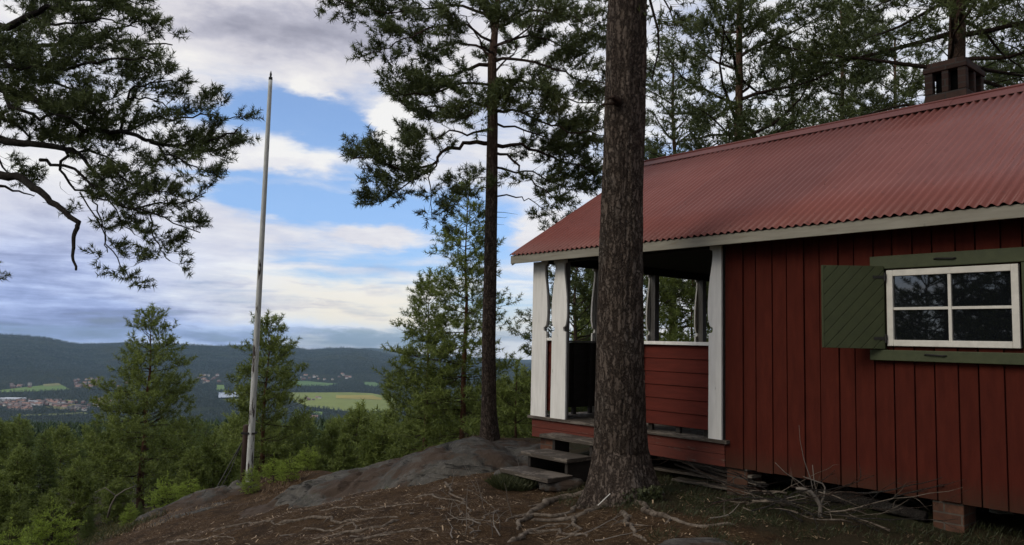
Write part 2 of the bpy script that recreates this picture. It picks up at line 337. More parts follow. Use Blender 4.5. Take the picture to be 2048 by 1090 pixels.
# ------------------------------------------------------------------ house frame
TH = .8629
U = Vector((math.cos(TH), -math.sin(TH), 0)); V = Vector((math.sin(TH), math.cos(TH), 0)); O = Vector((.3577, 9.6386, 0))
HM = Matrix(((U.x, V.x, 0, O.x), (U.y, V.y, 0, O.y), (0, 0, 1, 0), (0, 0, 0, 1)))
def H(u, v, z): return HM @ Vector((u, v, z))
cabin = bpy.data.objects.new('cabin', None); C.objects.link(cabin); cabin.matrix_world = HM
tag(cabin, 'red board cabin with corrugated roof, open white-posted porch and green shuttered window', 'cabin')
rnd = random.Random(4); random.seed(7)
X_, Y_, Z_ = Vector((1, 0, 0)), Vector((0, 1, 0)), Vector((0, 0, 1))
W = 4.512; WB = .39; DK = .64; UL = 9.6; UC = 2.66
# front wall: alternating outer and inner boards, window hole
wu0, wu1, wz0, wz1 = 4.235, 5.165, 1.57, 2.185
mb = MB(); x = UC; k = 0
edges = [2.66, 2.853, 2.995, 3.159, 3.312, 3.474, 3.628, 3.793, 3.939, 4.098, 4.26, 4.412, 4.571, 4.734, 4.883, 5.048]
while edges[-1] < UL: edges.append(edges[-1] + rnd.uniform(.145, .17))
for i in range(len(edges) - 1):
    a, b = edges[i], edges[i + 1]; out = i % 2 == 0
    y = -.013 if out else 0.; e = .0 if out else -.008; jt = rnd.uniform(-.003, .003); zb = WB + rnd.uniform(-.006, .006)
    segs = [(zb, 2.62)]
    if b > wu0 and a < wu1: segs = [(zb, wz0), (wz1, 2.62)]
    for z0, z1 in segs:
        mb.box((a + (.001 if out else .004), y + jt, z0), (b - (.001 if out else .013), y + jt + (.021), z1))
mb.build('wall', M_red, cabin, bevel=.003)
mb = MB()
for (a, b) in ((2.70, wu0), (wu1, UL - .05)): mb.box((a, .025, WB + .02), (b, .12, 2.6))
mb.box((wu0, .025, WB + .02), (wu1, .12, wz0)); mb.box((wu0, .025, wz1), (wu1, .12, 2.6))
mb.build('wall_backing', M_red, cabin)
mb = MB()
mb.box((UL - .1, .121, WB), (UL, W - .001, 2.6)); mb.box((UC + .03, W - .1, WB), (UL - .101, W, 2.6)); mb.box((UC + .02, .121, WB + .01), (UC + .1, W - .101, 2.6))
mb.prism([(0.0, 2.601), (W, 2.601), (W / 2, 3.98)], UL - .1, UL, (Y_, Z_, X_))
mb.build('wall', M_red, cabin)
mb = MB(); mb.prism([(.06, 2.66), (W - .06, 2.66), (W / 2, 3.98)], -.02, .02, (Y_, Z_, X_)); mb.build('porch_gable', M_red, cabin)
# floor beams / inside floor
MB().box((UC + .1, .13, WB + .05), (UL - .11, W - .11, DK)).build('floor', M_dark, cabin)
# roof
EV, RV, EZ, RZ, RU0, RU1 = -.28, 2.256, 2.606, 4.157, -.264, UL + .3
run, rise = RV - EV, RZ - EZ; sl = math.hypot(run, rise); nv = (-rise / sl, run / sl)
nu = int((RU1 - RU0) / .0095); us = np.linspace(RU0, RU1, nu)
prof = .0125 * np.cos(us * 2 * math.pi / .076) + .004 * (np.floor(us / .83) % 2)
for side in (0, 1):
    ts = np.array([0, .25, .5, .75, 1.]); UU_, TT = np.meshgrid(us, ts); PR = np.tile(prof, (5, 1))
    wob = .004 * fbm(UU_ * .8, TT * 3, 3, 5)
    yy = EV - .02 + (run + .02) * TT + nv[0] * (PR + wob); zz = EZ - .012 + (rise + .012) * TT + nv[1] * (PR + wob)
    if side: yy = 2 * RV - yy
    v = np.stack([UU_, yy, zz], -1).reshape(-1, 3); I, J = np.meshgrid(np.arange(4), np.arange(nu - 1), indexing='ij'); a = I * nu + J
    f = np.stack([a, a + 1, a + nu + 1, a + nu], -1).reshape(-1, 4)
    ro = np_mesh('roof', v, f if not side else f[:, ::-1], M_roof, cabin, smooth=True)
    sm = ro.modifiers.new('sheet', 'SOLIDIFY'); sm.thickness = .0025; sm.offset = -1
    if not side:
        roof = ro
def rp(u, t, off):  # point on front slope
    return Vector((u, EV + run * t + nv[0] * off, EZ + rise * t + nv[1] * off))
mb = MB(); nn = Vector((0, nv[0], nv[1])); tt = Vector((0, run / sl, rise / sl))
for t in (.06, .3, .56, .82):
    for i in range(int((RU1 - RU0) / .228)):
        if rnd.random() < .45: continue
        u = RU0 + .076 * (3 * i + 1.) - ((RU0 + .076) % .076); p = rp(u, t + rnd.uniform(-.01, .01), .0105)
        vs = [p + X_ * (.008 * math.cos(q)) + tt * (.008 * math.sin(q)) for q in [j * math.pi / 3 for j in range(6)]] + [p + nn * .006]
        mb.poly(vs, [(j, (j + 1) % 6, 6) for j in range(6)])
so = mb.build('roof_screws', M_screw, roof); so['kind'] = 'stuff'
pr = np.random.RandomState(2); q_ = []
for i in range(420):
    p = rp(pr.uniform(RU0, 6), pr.beta(1, 1.3), .013); a = pr.uniform(0, 6.28); d = (X_ * math.cos(a) + tt * math.sin(a)) * pr.uniform(.012, .04); w_ = (X_ * -math.sin(a) + tt * math.cos(a)) * pr.uniform(.002, .006); q_ += [p, p + w_, p + d + w_, p + d]
lt = MB().poly(q_, [(4 * i, 4 * i + 1, 4 * i + 2, 4 * i + 3) for i in range(420)]).build('fallen_needles', M_screw, None); lt.matrix_world = HM; tag(lt, 'dry brown needles fallen on the corrugated roof', 'litter', kind='stuff')
# roof boards beneath and ridge cap
mb = MB()
for s in (0, 1):
    pts = [(EV + .02, EZ - .045), (RV, RZ - .035), (RV, RZ - .06), (EV + .02, EZ - .07)]
    if s: pts = [(2 * RV - p, q) for p, q in pts]
    mb.prism(pts, RU0 + .02, RU1 - .02, (Y_, Z_, X_))
mb.build('roof_boards', M_dark, cabin)
mb = MB(); c = .13
for i in range(5):
    a = RU0 - .02 + i * 2.1; b = min(a + 2.13, RU1 + .02); z = .004 * (i % 2)
    mb.prism([(RV - c, RZ - c * .61 + .022 + z), (RV - .03, RZ + .022 + z), (RV, RZ + .038 + z), (RV + .03, RZ + .022 + z), (RV + c, RZ - c * .61 + .022 + z), (RV + c, RZ - c * .61 + .018 + z), (RV, RZ + .03 + z), (RV - c, RZ - c * .61 + .018 + z)], a, b, (Y_, Z_, X_))
mb.tube([Vector((RU0 - .02, RV, RZ + .04)), Vector((RU1, RV, RZ + .04))], [.02, .02], 8)
mb.build('ridge_cap', M_ridge, cabin)
# fascia and verge boards
MB().box((RU0 + .01, EV, 2.488), (RU1 - .01, EV + .024, 2.585)).build('fascia', M_fascia, cabin, bevel=.003)
MB().box((RU0 + .01, 2 * RV - EV - .024, 2.488), (RU1 - .01, 2 * RV - EV, 2.585)).build('fascia', M_fascia, cabin)
for s in (0, 1):
    for uu in (RU0 - .002, RU1 - .022):
        pts = [(EV + .027, EZ - .03), (RV, RZ - .02), (RV, RZ - .15), (EV + .027, EZ - .135)]
        if s: pts = [(2 * RV - p, q) for p, q in pts]
        MB().prism(pts, uu, uu + .024, (Y_, Z_, X_)).build('verge_board', M_fascia, cabin)
# porch ceiling, top beams
mb = MB()
for i in range(30): mb.box((.07, .02 + i * .15, 2.60), (UC + .015, .165 + i * .15, 2.618))
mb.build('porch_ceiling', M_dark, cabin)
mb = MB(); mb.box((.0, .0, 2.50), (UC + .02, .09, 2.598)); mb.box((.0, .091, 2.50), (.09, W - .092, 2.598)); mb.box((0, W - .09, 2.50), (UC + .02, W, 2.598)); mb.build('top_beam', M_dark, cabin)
# deck
mb = MB(); y = -.07
while y < W + .03:
    mb.box((-.12, y, DK - .032 + rnd.uniform(-.002, .002)), (UC + .05 if y < 0 else UC + .0, y + .112, DK + rnd.uniform(-.003, .003))); y += .118
mb.build('deck', M_grey, cabin, bevel=.003)
mb = MB(); mb.box((-.08, -.03, WB + .115), (UC + .0, -.008, DK - .034)); mb.box((-.08, -.027, WB), (UC, -.005, WB + .112)); mb.box((-.08, -.002, WB), (-.058, W, DK - .034)); mb.box((-.08, W + .001, WB), (UC, W + .022, DK - .034))
mb.build('skirt_board', M_redw, cabin, bevel=.003)
mb = MB()
for vv in (.3, 1.6, 2.9, 4.2): mb.box((-.05, vv, WB + .06), (UL - .2, vv + .12, DK - .036 if False else WB + .2))
mb.build('floor_joist', M_dark, cabin)
# fretted porch posts
def curve(pts, n=10):
    """Catmull-Rom through (z, x)"""
    out = []
    for i in range(len(pts) - 1):
        p0, p1, p2, p3 = pts[max(i - 1, 0)], pts[i], pts[i + 1], pts[min(i + 2, len(pts) - 1)]
        if p1[2:] == ('c',) : out.append((p1[0], p1[1])); continue
        for j in range(n):
            t = j / n; f = lambda a, b, c_, d: .5 * (2 * b + (c_ - a) * t + (2 * a - 5 * b + 4 * c_ - d) * t * t + (-a + 3 * b - 3 * c_ + d) * t ** 3)
            out.append((f(p0[0], p1[0], p2[0], p3[0]), f(p0[1], p1[1], p2[1], p3[1])))
    out.append(pts[-1][:2]); return out
# edge inset profile: height -> inset from full half width
def profile(inner_low, neck, bulge):
    return curve([(DK + .0, 0.), (1.2, .004), (1.66, .008, 'c'), (1.665, .04), (1.69, .052), (1.712, .05), (1.73, .02), (1.77, .006), (1.84, -.004), (1.95, -.004), (2.08, .004), (2.22, .022), (2.36, .045), (2.45, .05), (2.475, .042), (2.482, .018, 'c'), (2.515, .016)])
PR_ = profile(0, .045, -.002)
def fret(u_left, u_right, lprof, rprof, dz=0):
    L = [(u_left + (i if lprof else 0), z) for z, i in PR_]; Rr_ = [(u_right - (i if rprof else 0), z) for z, i in PR_]
    return [(p, z + (dz if z < .7 else 0)) for p, z in L] + [(p, z + (dz if z < .7 else 0)) for p, z in reversed(Rr_)]
def post(u0, u1, lp, rp_, inner):
    o = MB().prism(fret(u0, u1, lp, rp_, .002), -.052, -.03 if False else -.027, (X_, Z_, Y_)).build('porch_post', M_white, cabin, bevel=.002)
    MB().box((inner, -.025, DK + .003), (inner + .085, .058, 2.5)).build('post_core', M_post, o)
    return o
p1 = post(-.085, .175, False, True, -.02); post(.262, .512, True, True, .37); post(1.40, 1.65, True, True, 1.47)
post(2.49, 2.642, True, False, 2.53)
# gable end posts: fret board on outer face and square core
for (va, vb, lp, rp2) in ((.005, .17, False, True), (.93, 1.14, True, True), (2.04, 2.25, True, True), (3.15, 3.36, True, True), (W - .16, W - .002, True, False)):
    pts = fret(va, vb, lp, rp2, .002)
    o = MB().prism(pts, -.03, -.006, (Y_, Z_, X_)).build('porch_post', M_white, cabin, bevel=.002)
    if va > .1: MB().box((-.004, (va + vb) / 2 - .045, DK + .003), (.083, (va + vb) / 2 + .045, 2.5)).build('post_core', M_post, o)
# back side posts
for ua, ub in ((.85, 1.05), (1.75, 1.95)):
    MB().prism(fret(ua, ub, True, True), W + .002, W + .024, (X_, Z_, Y_)).build('porch_post', M_white, cabin)
# railing panels: horizontal overlapping boards with cap rail
def panel(p0, p1, z0, z1, axis, mat, nb=6, off=0., back=M_dark):
    mb = MB(); hgt = (z1 - z0) / nb
    for i in range(nb):
        za, zb = z0 + i * hgt, z0 + (i + 1) * hgt - .004; t = rnd.uniform(-.002, .002)
        pts = [(off - .006 + t, za), (off + .014 + t, za), (off + .014 + t, zb), (off + .006 + t, zb)]
        if axis == 'u': mb.prism([(a, b) for a, b in pts], p0, p1, (Y_, Z_, X_))
        else: mb.prism([(a, b) for a, b in pts], p0, p1, (X_, Z_, Y_))
    o = mb.build('railing_panel', mat, cabin, bevel=.002)
    a, b = off + .016, off + .03
    (MB().box((p0, a, z0 - .005), (p1, b, z1)) if axis == 'u' else MB().box((a, p0, z0 - .005), (b, p1, z1))).build('panel_lining', back, o)
    m2 = MB()
    for q in (p0 + .12, (p0 + p1) / 2, p1 - .14):
        (m2.box((q, off + .031, DK + .003), (q + .05, off + .07, z1)) if axis == 'u' else m2.box((off + .031, q, DK + .003), (off + .07, q + .05, z1)))
    m2.build('stud', back, o)
    return o
def rail(p0, p1, z, axis, off=0.):
    (MB().box((p0, off - .045, z), (p1, off + .085, z + .035)) if axis == 'u' else MB().box((off - .045, p0, z), (off + .085, p1, z + .035))).build('cap_rail', M_white, cabin, bevel=.003)
panel(.105, .3, .72, 1.55, 'u', M_redh, 6); rail(.15, .275, 1.553, 'u')
panel(1.56, 2.52, .715, 1.535, 'u', M_redh, 6); rail(1.64, 2.505, 1.537, 'u')
for a, b in ((.10, .965), (1.105, 2.075), (2.215, 3.185), (3.325, W - .12)):
    panel(a, b, .73, 1.535, 'v', M_redh, 6)
    MB().box((-.035, a + .005, 1.537), (.085, b - .005, 1.56)).build('cap_rail', M_post, cabin)
for a, b in ((.02, .85), (1.05, 1.75), (1.95, UC)):
    MB().box((a, W - .03, .74), (b, W, 1.53)).build('railing_panel', M_redh, cabin)
# window
mb = MB(); fy0, fy1 = -.05, -.012
A0, A1, B0, B1 = 4.222, 5.172, 1.57, 2.187; w = .05
mb.box((A0, fy0, B0), (A0 + w, fy1, B1)); mb.box((A1 - w, fy0, B0), (A1, fy1, B1)); mb.box((A0 + w, fy0, B0), (A1 - w, fy1, B0 + w)); mb.box((A0 + w, fy0, B1 - w), (A1 - w, fy1, B1))
um, zm = 4.70, 1.872
win = mb.build('window', M_whitef, cabin, bevel=.004)
mb = MB(); mb.box((um - .012, fy0 + .006, B0 + w), (um + .012, fy1 - .004, B1 - w)); mb.box((A0 + w, fy0 + .009, zm - .011), (um - .012, fy1 - .006, zm + .011)); mb.box((um + .012, fy0 + .009, zm - .011), (A1 - w, fy1 - .006, zm + .011))
mb.build('glazing_bar', M_whitef, win, bevel=.002)
for ua, ub in ((A0 + w, um - .012), (um + .012, A1 - w)):
    for za, zb in ((B0 + w, zm - .011), (zm + .011, B1 - w)):
        MB().poly([(ua, -.024, za), (ub, -.024, za), (ub, -.0235 + rnd.uniform(-.0015, .0015), zb), (ua, -.024, zb)], [(0, 1, 2, 3)]).build('pane', M_glass, win)
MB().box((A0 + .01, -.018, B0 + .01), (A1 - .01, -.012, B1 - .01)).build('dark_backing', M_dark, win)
mb = MB(); mb.box((4.095, -.062, B1 + .012), (5.5, -.0235, 2.305)); mb.box((4.105, -.052, B0 - .03), (4.205, -.024, B1 + .011)); mb.box((A1 + .02, -.052, B0 - .03), (A1 + .12, -.024, B1 + .011)); mb.box((4.09, -.075, 1.452), (5.5, -.0235, B0 - .032))
trim = mb.build('window_trim', M_green, cabin, bevel=.004)
mb = MB()
for (a, z) in ((4.60, 2.255), (4.52, 1.505)):
    q = -.066 if z > 2 else -.079
    MB().tube([Vector((a, q, z)), Vector((a + .02, q - .012, z + .004)), Vector((a + .14, q - .012, z - .004)), Vector((a + .16, q, z))], [.006] * 4, 6).build('latch', M_black, trim)
# shutter, hinged on the left, standing slightly off the wall
hin = Vector((4.2, -.056, 0)); outp = Vector((3.865, -.40, 0)); dvec = (outp - hin).normalized(); sw = (outp - hin).length
nrm = Vector((-dvec.y, dvec.x, 0));
if nrm.y > 0: nrm = -nrm
SM = Matrix(((dvec.x, nrm.x, 0, hin.x), (dvec.y, nrm.y, 0, hin.y), (0, 0, 1, 0), (0, 0, 0, 1)))
sz0, sz1 = 1.545, 2.222
mb = MB()
# diagonal boards clipped to the rectangle
def clip(poly, a, b, c_):
    out = []
    for i in range(len(poly)):
        p, q = poly[i], poly[(i + 1) % len(poly)]; dp = a * p[0] + b * p[1] - c_; dq = a * q[0] + b * q[1] - c_
        if dp >= 0: out.append(p)
        if dp * dq < 0: t = dp / (dp - dq); out.append((p[0] + (q[0] - p[0]) * t, p[1] + (q[1] - p[1]) * t))
    return out
ax, bz = math.sin(R_(48)), math.cos(R_(48))
sx, sz_, so_ = SM.to_3x3() @ X_, Z_, SM.to_3x3() @ Y_
cmin = ax * 0 + bz * sz0; cmax = ax * sw + bz * sz1; cc = cmin
while cc < cmax:
    pl = clip(clip([(0, sz0), (sw, sz0), (sw, sz1), (0, sz1)], ax, bz, cc), -ax, -bz, -(cc + .068))
    if len(pl) > 2: mb.prism(pl, .0, .018, (sx, sz_, so_), hin)
    cc += .072
sh = mb.build('shutter', M_green, cabin, bevel=.002)
mb = MB(); mb.box((.002, -.018, sz0 + .003), (sw - .002, -.002, sz1 - .003), SM); mb.box((sw + .0005, -.016, sz0), (sw + .012, .02, sz1), SM); mb.build('shutter_frame', M_green, sh, bevel=.002)
for z in (1.63, 2.13): MB().box((-.02, .019, z - .012), (.09, .023, z + .012), SM).tube([SM @ Vector((-.005, .022, z - .035)), SM @ Vector((-.005, .022, z + .035))], [.008, .008], 8).build('hinge', M_black, sh)
# chimney with flue openings under the cap
cu0, cu1, cv0, cv1 = 3.575, 4.0, 2.46, 3.0; mb = MB()
mb.box((cu0, cv0, 3.6), (cu1, cv1, 4.36)); t = .085
for a in (cu0, cu1 - t):
    for b in (cv0, cv1 - t): mb.box((a + .001, b + .001, 4.361), (a + t - .001, b + t - .001, 4.60))
mb.box(((cu0 + cu1) / 2 - .035, cv0 + .002, 4.361), ((cu0 + cu1) / 2 + .035, cv0 + t, 4.60)); mb.box((cu1 - t, (cv0 + cv1) / 2 - .03, 4.361), (cu1 - .002, (cv0 + cv1) / 2 + .03, 4.60))
mb.box((cu0 - .012, cv0 - .012, 4.601), (cu1 + .012, cv1 + .012, 4.665)); mb.box((cu0 + .02, cv0 + .02, 4.666), (cu1 - .02, cv1 - .02, 4.72))
ch = mb.build('chimney', M_chim, cabin, bevel=.008)
MB().box((cu0 + .088, cv0 + .088, 4.362), (cu1 - .088, cv1 - .088, 4.599)).build('flue_dark_fill', M_flue_dark, ch)  # solid black block painted as the shade in the hollow openings
MB().box((cu0 - .03, cv0 - .03, 3.72), (cu1 + .03, cv1 + .03, 3.9)).build('flashing', M_ridge, ch)
# brick piers
for uu, vv in ((2.645, .03), (4.51, .03), (6.6, .03), (8.6, .03), (2.65, 4.1), (-.02, .06), (-.02, 4.1), (5.5, 4.1)):
    g = H(uu + .12, vv, 0); mb = MB(); mb.box((uu, vv, gz(g.x, g.y) - .35), (uu + .225, vv + .25, WB - (0.0 if uu > 2 else -.05)))
    mb.build('pier', M_pier, cabin, bevel=.008)
# ------------------------------------------------------------------ steps
st = bpy.data.objects.new('porch_steps', None); C.objects.link(st); st.matrix_world = HM
tag(st, 'three weathered grey plank steps leading up to the porch', 'steps')
for z, va, vb, ua, ub, sk in ((.482, -.31, -.035, .36, 1.25, 0), (.325, -.69, -.29, .46, 1.2, .01), (.162, -1.0, -.62, .45, 1.24, .03)):
    o = MB().poly([Vector((ua, va + sk, z - .042)), Vector((ub, va, z - .042)), Vector((ub - .02, vb, z - .042)), Vector((ua + .01, vb, z - .042)), Vector((ua, va + sk, z)), Vector((ub, va, z + .003)), Vector((ub - .02, vb, z)), Vector((ua + .01, vb, z))],
        [(3, 2, 1, 0), (4, 5, 6, 7), (0, 1, 5, 4), (1, 2, 6, 5), (2, 3, 7, 6), (3, 0, 4, 7)]).build('tread', M_grey, st, bevel=.005)
for uu in (.54, 1.12):
    pts = [(-.04, -.2), (-.04, .438), (-.27, .438), (-.27, .281), (-.64, .281), (-.64, .118), (-.93, .118), (-.93, -.08), (-.6, -.1)]
    MB().prism(pts, uu, uu + .04, (Y_, Z_, X_)).build('stringer', M_dark, st)
def stone(name, label, cat, c, size, seed, mat=M_stone, rot=0, parent=None, group=None, flat=1.):
    n, m_ = 20, 12; vs = []; rng = np.random.RandomState(seed); mb = MB()
    for i in range(m_ + 1):
        th = math.pi * i / m_
        for j in range(n):
            ph = 2 * math.pi * j / n; d = np.array([math.sin(th) * math.cos(ph), math.sin(th) * math.sin(ph), math.cos(th)])
            q = 1 + .22 * float(fbm(np.array(d[0] * 1.5 + seed), np.array(d[1] * 1.5 + d[2] * 1.3), 4, seed)); dd = np.sign(d) * np.abs(d) ** .75 * q
            x, y, z = dd * np.array(size); cr, sr = math.cos(rot), math.sin(rot); vs.append((x * cr - y * sr, x * sr + y * cr, z))
    fs = [(i * n + j, i * n + (j + 1) % n, (i + 1) * n + (j + 1) % n, (i + 1) * n + j)[::-1] for i in range(m_) for j in range(n)]
    mb.poly(vs, fs); o = mb.build(name, mat, smooth=True); o.location = c; return tag(o, label, cat, group)
def on(px, py, z0=0, it=6):
    z = z0
    for _ in range(it): p = Pz(px, py, z); z = gz(p.x, p.y)
    return Vector((p.x, p.y, z))
p = H(1.15, -.72, 0); stone('flat_stone', 'flat grey stone slab under the lowest porch step', 'stone', (p.x, p.y, gz(p.x, p.y) + .045), (.26, .17, .06), 3, rot=.3)
p = H(.42, -.85, 0); stone('stone', 'rounded brown stone supporting the left end of lowest step', 'stone', (p.x, p.y, gz(p.x, p.y) + .02), (.14, .12, .1), 5)
p = on(1395, 1085); stone('stone', 'low grey stone lying half buried at the bottom edge of the dirt', 'stone', (p.x, p.y - .05, p.z - .03), (.3, .13, .06), 8, rot=.1)
p = on(1032, 968); stone('stone', 'small mossy stone beside the grass tuft left of the steps', 'stone', (p.x, p.y, p.z + .0), (.1, .12, .07), 11)
# old blocks seen behind the steps
p = H(.98, .5, 0); o = MB().box((-.1, -.1, 0), (.1, .1, .36)).build('brick_support', M_pier, bevel=.01); o.location = (p.x, p.y, gz(p.x, p.y)); tag(o, 'square brick support block seen in the dark behind the steps', 'support')
p = H(1.3, .35, 0); o = MB().box((-.08, -.05, 0), (.09, .05, .05)).build('wood_offcut', M_fascia, bevel=.004); o.location = (p.x, p.y, .31); o.rotation_euler = (0, .1, .5); tag(o, 'pale short board end lying under the porch behind the steps', 'wood offcut')
o = MB().box((-.12, -.12, -.4), (.12, .12, 0)).build('stone_pile', M_stone, bevel=.02); o.location = (p.x, p.y, .308); tag(o, 'block beneath the pale board end under the porch', 'stone')
# stacked old planks under porch, right of the big pine
for i in range(7):
    a, b = H(1.9 + rnd.uniform(-.3, .2), .12 + rnd.uniform(0, .3), 0), H(2.9 + rnd.uniform(-.3, .1), .05 + rnd.uniform(0, .3), 0)
    d = (b - a); L = d.length; c = (a + b) / 2; z = gz(c.x, c.y) + .02 + .033 * i
    o = MB().box((-L / 2, -.06, 0), (L / 2, .06, .024), jit=.004).build('old_plank', M_grey, bevel=.002); o.location = (c.x, c.y, z); o.rotation_euler = (0, rnd.uniform(-.03, .03), math.atan2(d.y, d.x))
    tag(o, 'old grey plank in the stack under the porch floor', 'plank', 'old planks stacked under the porch')
a = H(4.85, .18, 0); o = MB().box((-.25, -.05, 0), (.25, .05, .035)).build('board', M_fascia, bevel=.003); q = P(2046, 1052, 6.35); o.location = q; o.rotation_euler = (.3, .35, -1.0); tag(o, 'pale sawn board end sticking out from under the cabin at the right edge', 'board')
# log lying by the piers under the wall
a, b = H(3.3, .2, .0), H(4.45, .05, .0); a.z = .24; b.z = .24
tag(MB().tube([a, (a + b) / 2 + Vector((0, 0, .02)), b], [.045, .05, .04], 10).build('log', M_limbg, smooth=True), 'thin bark covered log lying under the cabin wall by the brick pier', 'log')
# ------------------------------------------------------------------ foliage
def templates(n, K, ls, ang, l, w, rng):
    """K variants, each n needles of one thin triangle"""
    t = rng.uniform(-.2, 1., (K, n)) * ls; ph = rng.uniform(0, 2 * np.pi, (K, n)); th = np.radians(rng.uniform(ang[0], ang[1], (K, n))); L = l * rng.uniform(.75, 1.15, (K, n))
    d = np.stack([np.sin(th) * np.cos(ph), np.sin(th) * np.sin(ph), np.cos(th)], -1)
    b = np.stack([0 * t, 0 * t, t], -1); s = np.cross(d, rng.normal(size=(K, n, 3))); s /= np.linalg.norm(s, axis=-1, keepdims=True) + 1e-9
    return np.stack([b - s * w / 2, b + s * w / 2, b + d * L[..., None]], axis=2)   # K,n,3,3
def needles(name, tufts, T, mat, parent, seed=0, tbase=.35):
    rng = np.random.RandomState(seed)
    A = np.array(tufts, dtype=float).reshape(-1, 8); pos, d, sc, tn = A[:, :3], A[:, 3:6], A[:, 6], A[:, 7]; N = len(A)
    d = d / (np.linalg.norm(d, axis=1, keepdims=True) + 1e-9); x = np.cross(d, rng.normal(size=(N, 3))); x /= np.linalg.norm(x, axis=1, keepdims=True) + 1e-9; y = np.cross(d, x)
    Rm = np.stack([x, y, d], -1); tt_ = T[rng.randint(0, len(T), N)] * sc[:, None, None, None]
    v = np.einsum('nij,nkvj->nkvi', Rm, tt_) + pos[:, None, None, :]; n = T.shape[1]
    tint = np.clip(tbase + tn[:, None] + rng.normal(0, .13, (N, n)), 0, 1); tint = np.repeat(tint.reshape(-1), 3)
    v = v.reshape(-1, 3); f = np.arange(len(v)).reshape(-1, 3); return np_mesh(name, v, f, mat, parent, tint=tint)
class Wood:
    def __init__(s, seed): s.mb = MB(); s.t = []; s.r = random.Random(seed); s.seg = 0
def rv(r, s=1.): return Vector((r.gauss(0, s), r.gauss(0, s), r.gauss(0, s)))
def bend(start, d, L, n, r, up=0., wob=.12):
    pts = [start.copy()]; d = d.normalized()
    for i in range(n):
        d = (d + rv(r, wob) + UP * (up / n)).normalized(); pts.append(pts[-1] + d * (L / n))
    return pts
def plen(path): return sum((path[i + 1] - path[i]).length for i in range(len(path) - 1))
def at(path, t):
    L = plen(path) * t
    for i in range(len(path) - 1):
        l = (path[i + 1] - path[i]).length
        if L <= l or i == len(path) - 2: return path[i].lerp(path[i + 1], min(1, L / max(l, 1e-6))), (path[i + 1] - path[i]).normalized()
        L -= l
def spray(W_, path, cfg, r0, r1, start=.3, k=6, lenf=.5, planar=.35, maxl=9.):
    """a limb with side branchlets carrying twigs and needle tufts"""
    r = W_.r; L = plen(path); n = len(path)
    W_.mb.tube(path, [r0 + (r1 - r0) * (i / (n - 1)) ** .8 for i in range(n)], k)
    s = start * L; sgn = r.choice((-1, 1)); clump = r.uniform(0, 6)
    while s < L:
        t = s / L; p, d = at(path, t); side = d.cross(UP)
        if side.length < .1: side = d.orthogonal()
        side.normalize(); ax = (side.cross(d)); sgn = -sgn
        if r.random() < cfg.get('gap', .12): s += cfg['sp'] * r.uniform(.7, 1.4); continue
        bd = d * r.uniform(.5, 1.) + side * (sgn * r.uniform(.6, 1.1)) + ax * (r.gauss(cfg.get('lift', .15), planar))
        bl = min(maxl, (L - s) * lenf + cfg['bmin']) * r.uniform(.6, 1.2)
        bp = bend(p, bd, bl, 4, r, cfg.get('up', .3), .14)
        W_.mb.tube(bp, [max(.0022, bl * .008 + .0015), max(.002, bl * .005), .002, .0018, .0015], 3, cap=False)
        ss = cfg.get('bstart', .25) * bl; g2 = 1
        tn = r.gauss(0, .1)
        while ss < bl:
            q, e = at(bp, ss / bl); g2 = -g2; sd = e.cross(UP)
            if sd.length < .1: sd = e.orthogonal()
            sd.normalize(); td = e * r.uniform(.5, 1.1) + sd * g2 * r.uniform(.4, 1.) + UP * r.gauss(cfg.get('tup', .3), .35)
            tl = cfg['tl'] * r.uniform(.5, 1.3) * (1.2 - .6 * ss / bl); e2 = q + td.normalized() * tl
            W_.mb.tube([q, e2], [.0022, .0014], 3, cap=False)
            nt = max(1, int(tl / cfg['ts'])); tdn = td.normalized()
            for j in range(nt):
                c = q + tdn * (tl * (j + 1) / nt); W_.t.append((c.x, c.y, c.z, tdn.x + r.gauss(0, .15), tdn.y + r.gauss(0, .15), tdn.z + r.gauss(.15, .15), cfg['s'] * r.uniform(.8, 1.2), tn + (.16 if j == nt - 1 else 0)))
            ss += cfg['tsp'] * r.uniform(.7, 1.3)
        c = bp[-1]; e = bp[-1] - bp[-2]; W_.t.append((c.x, c.y, c.z, e.x, e.y, e.z, cfg['s'] * 1.1, tn + .18))
        s += cfg['sp'] * r.uniform(.6, 1.4)
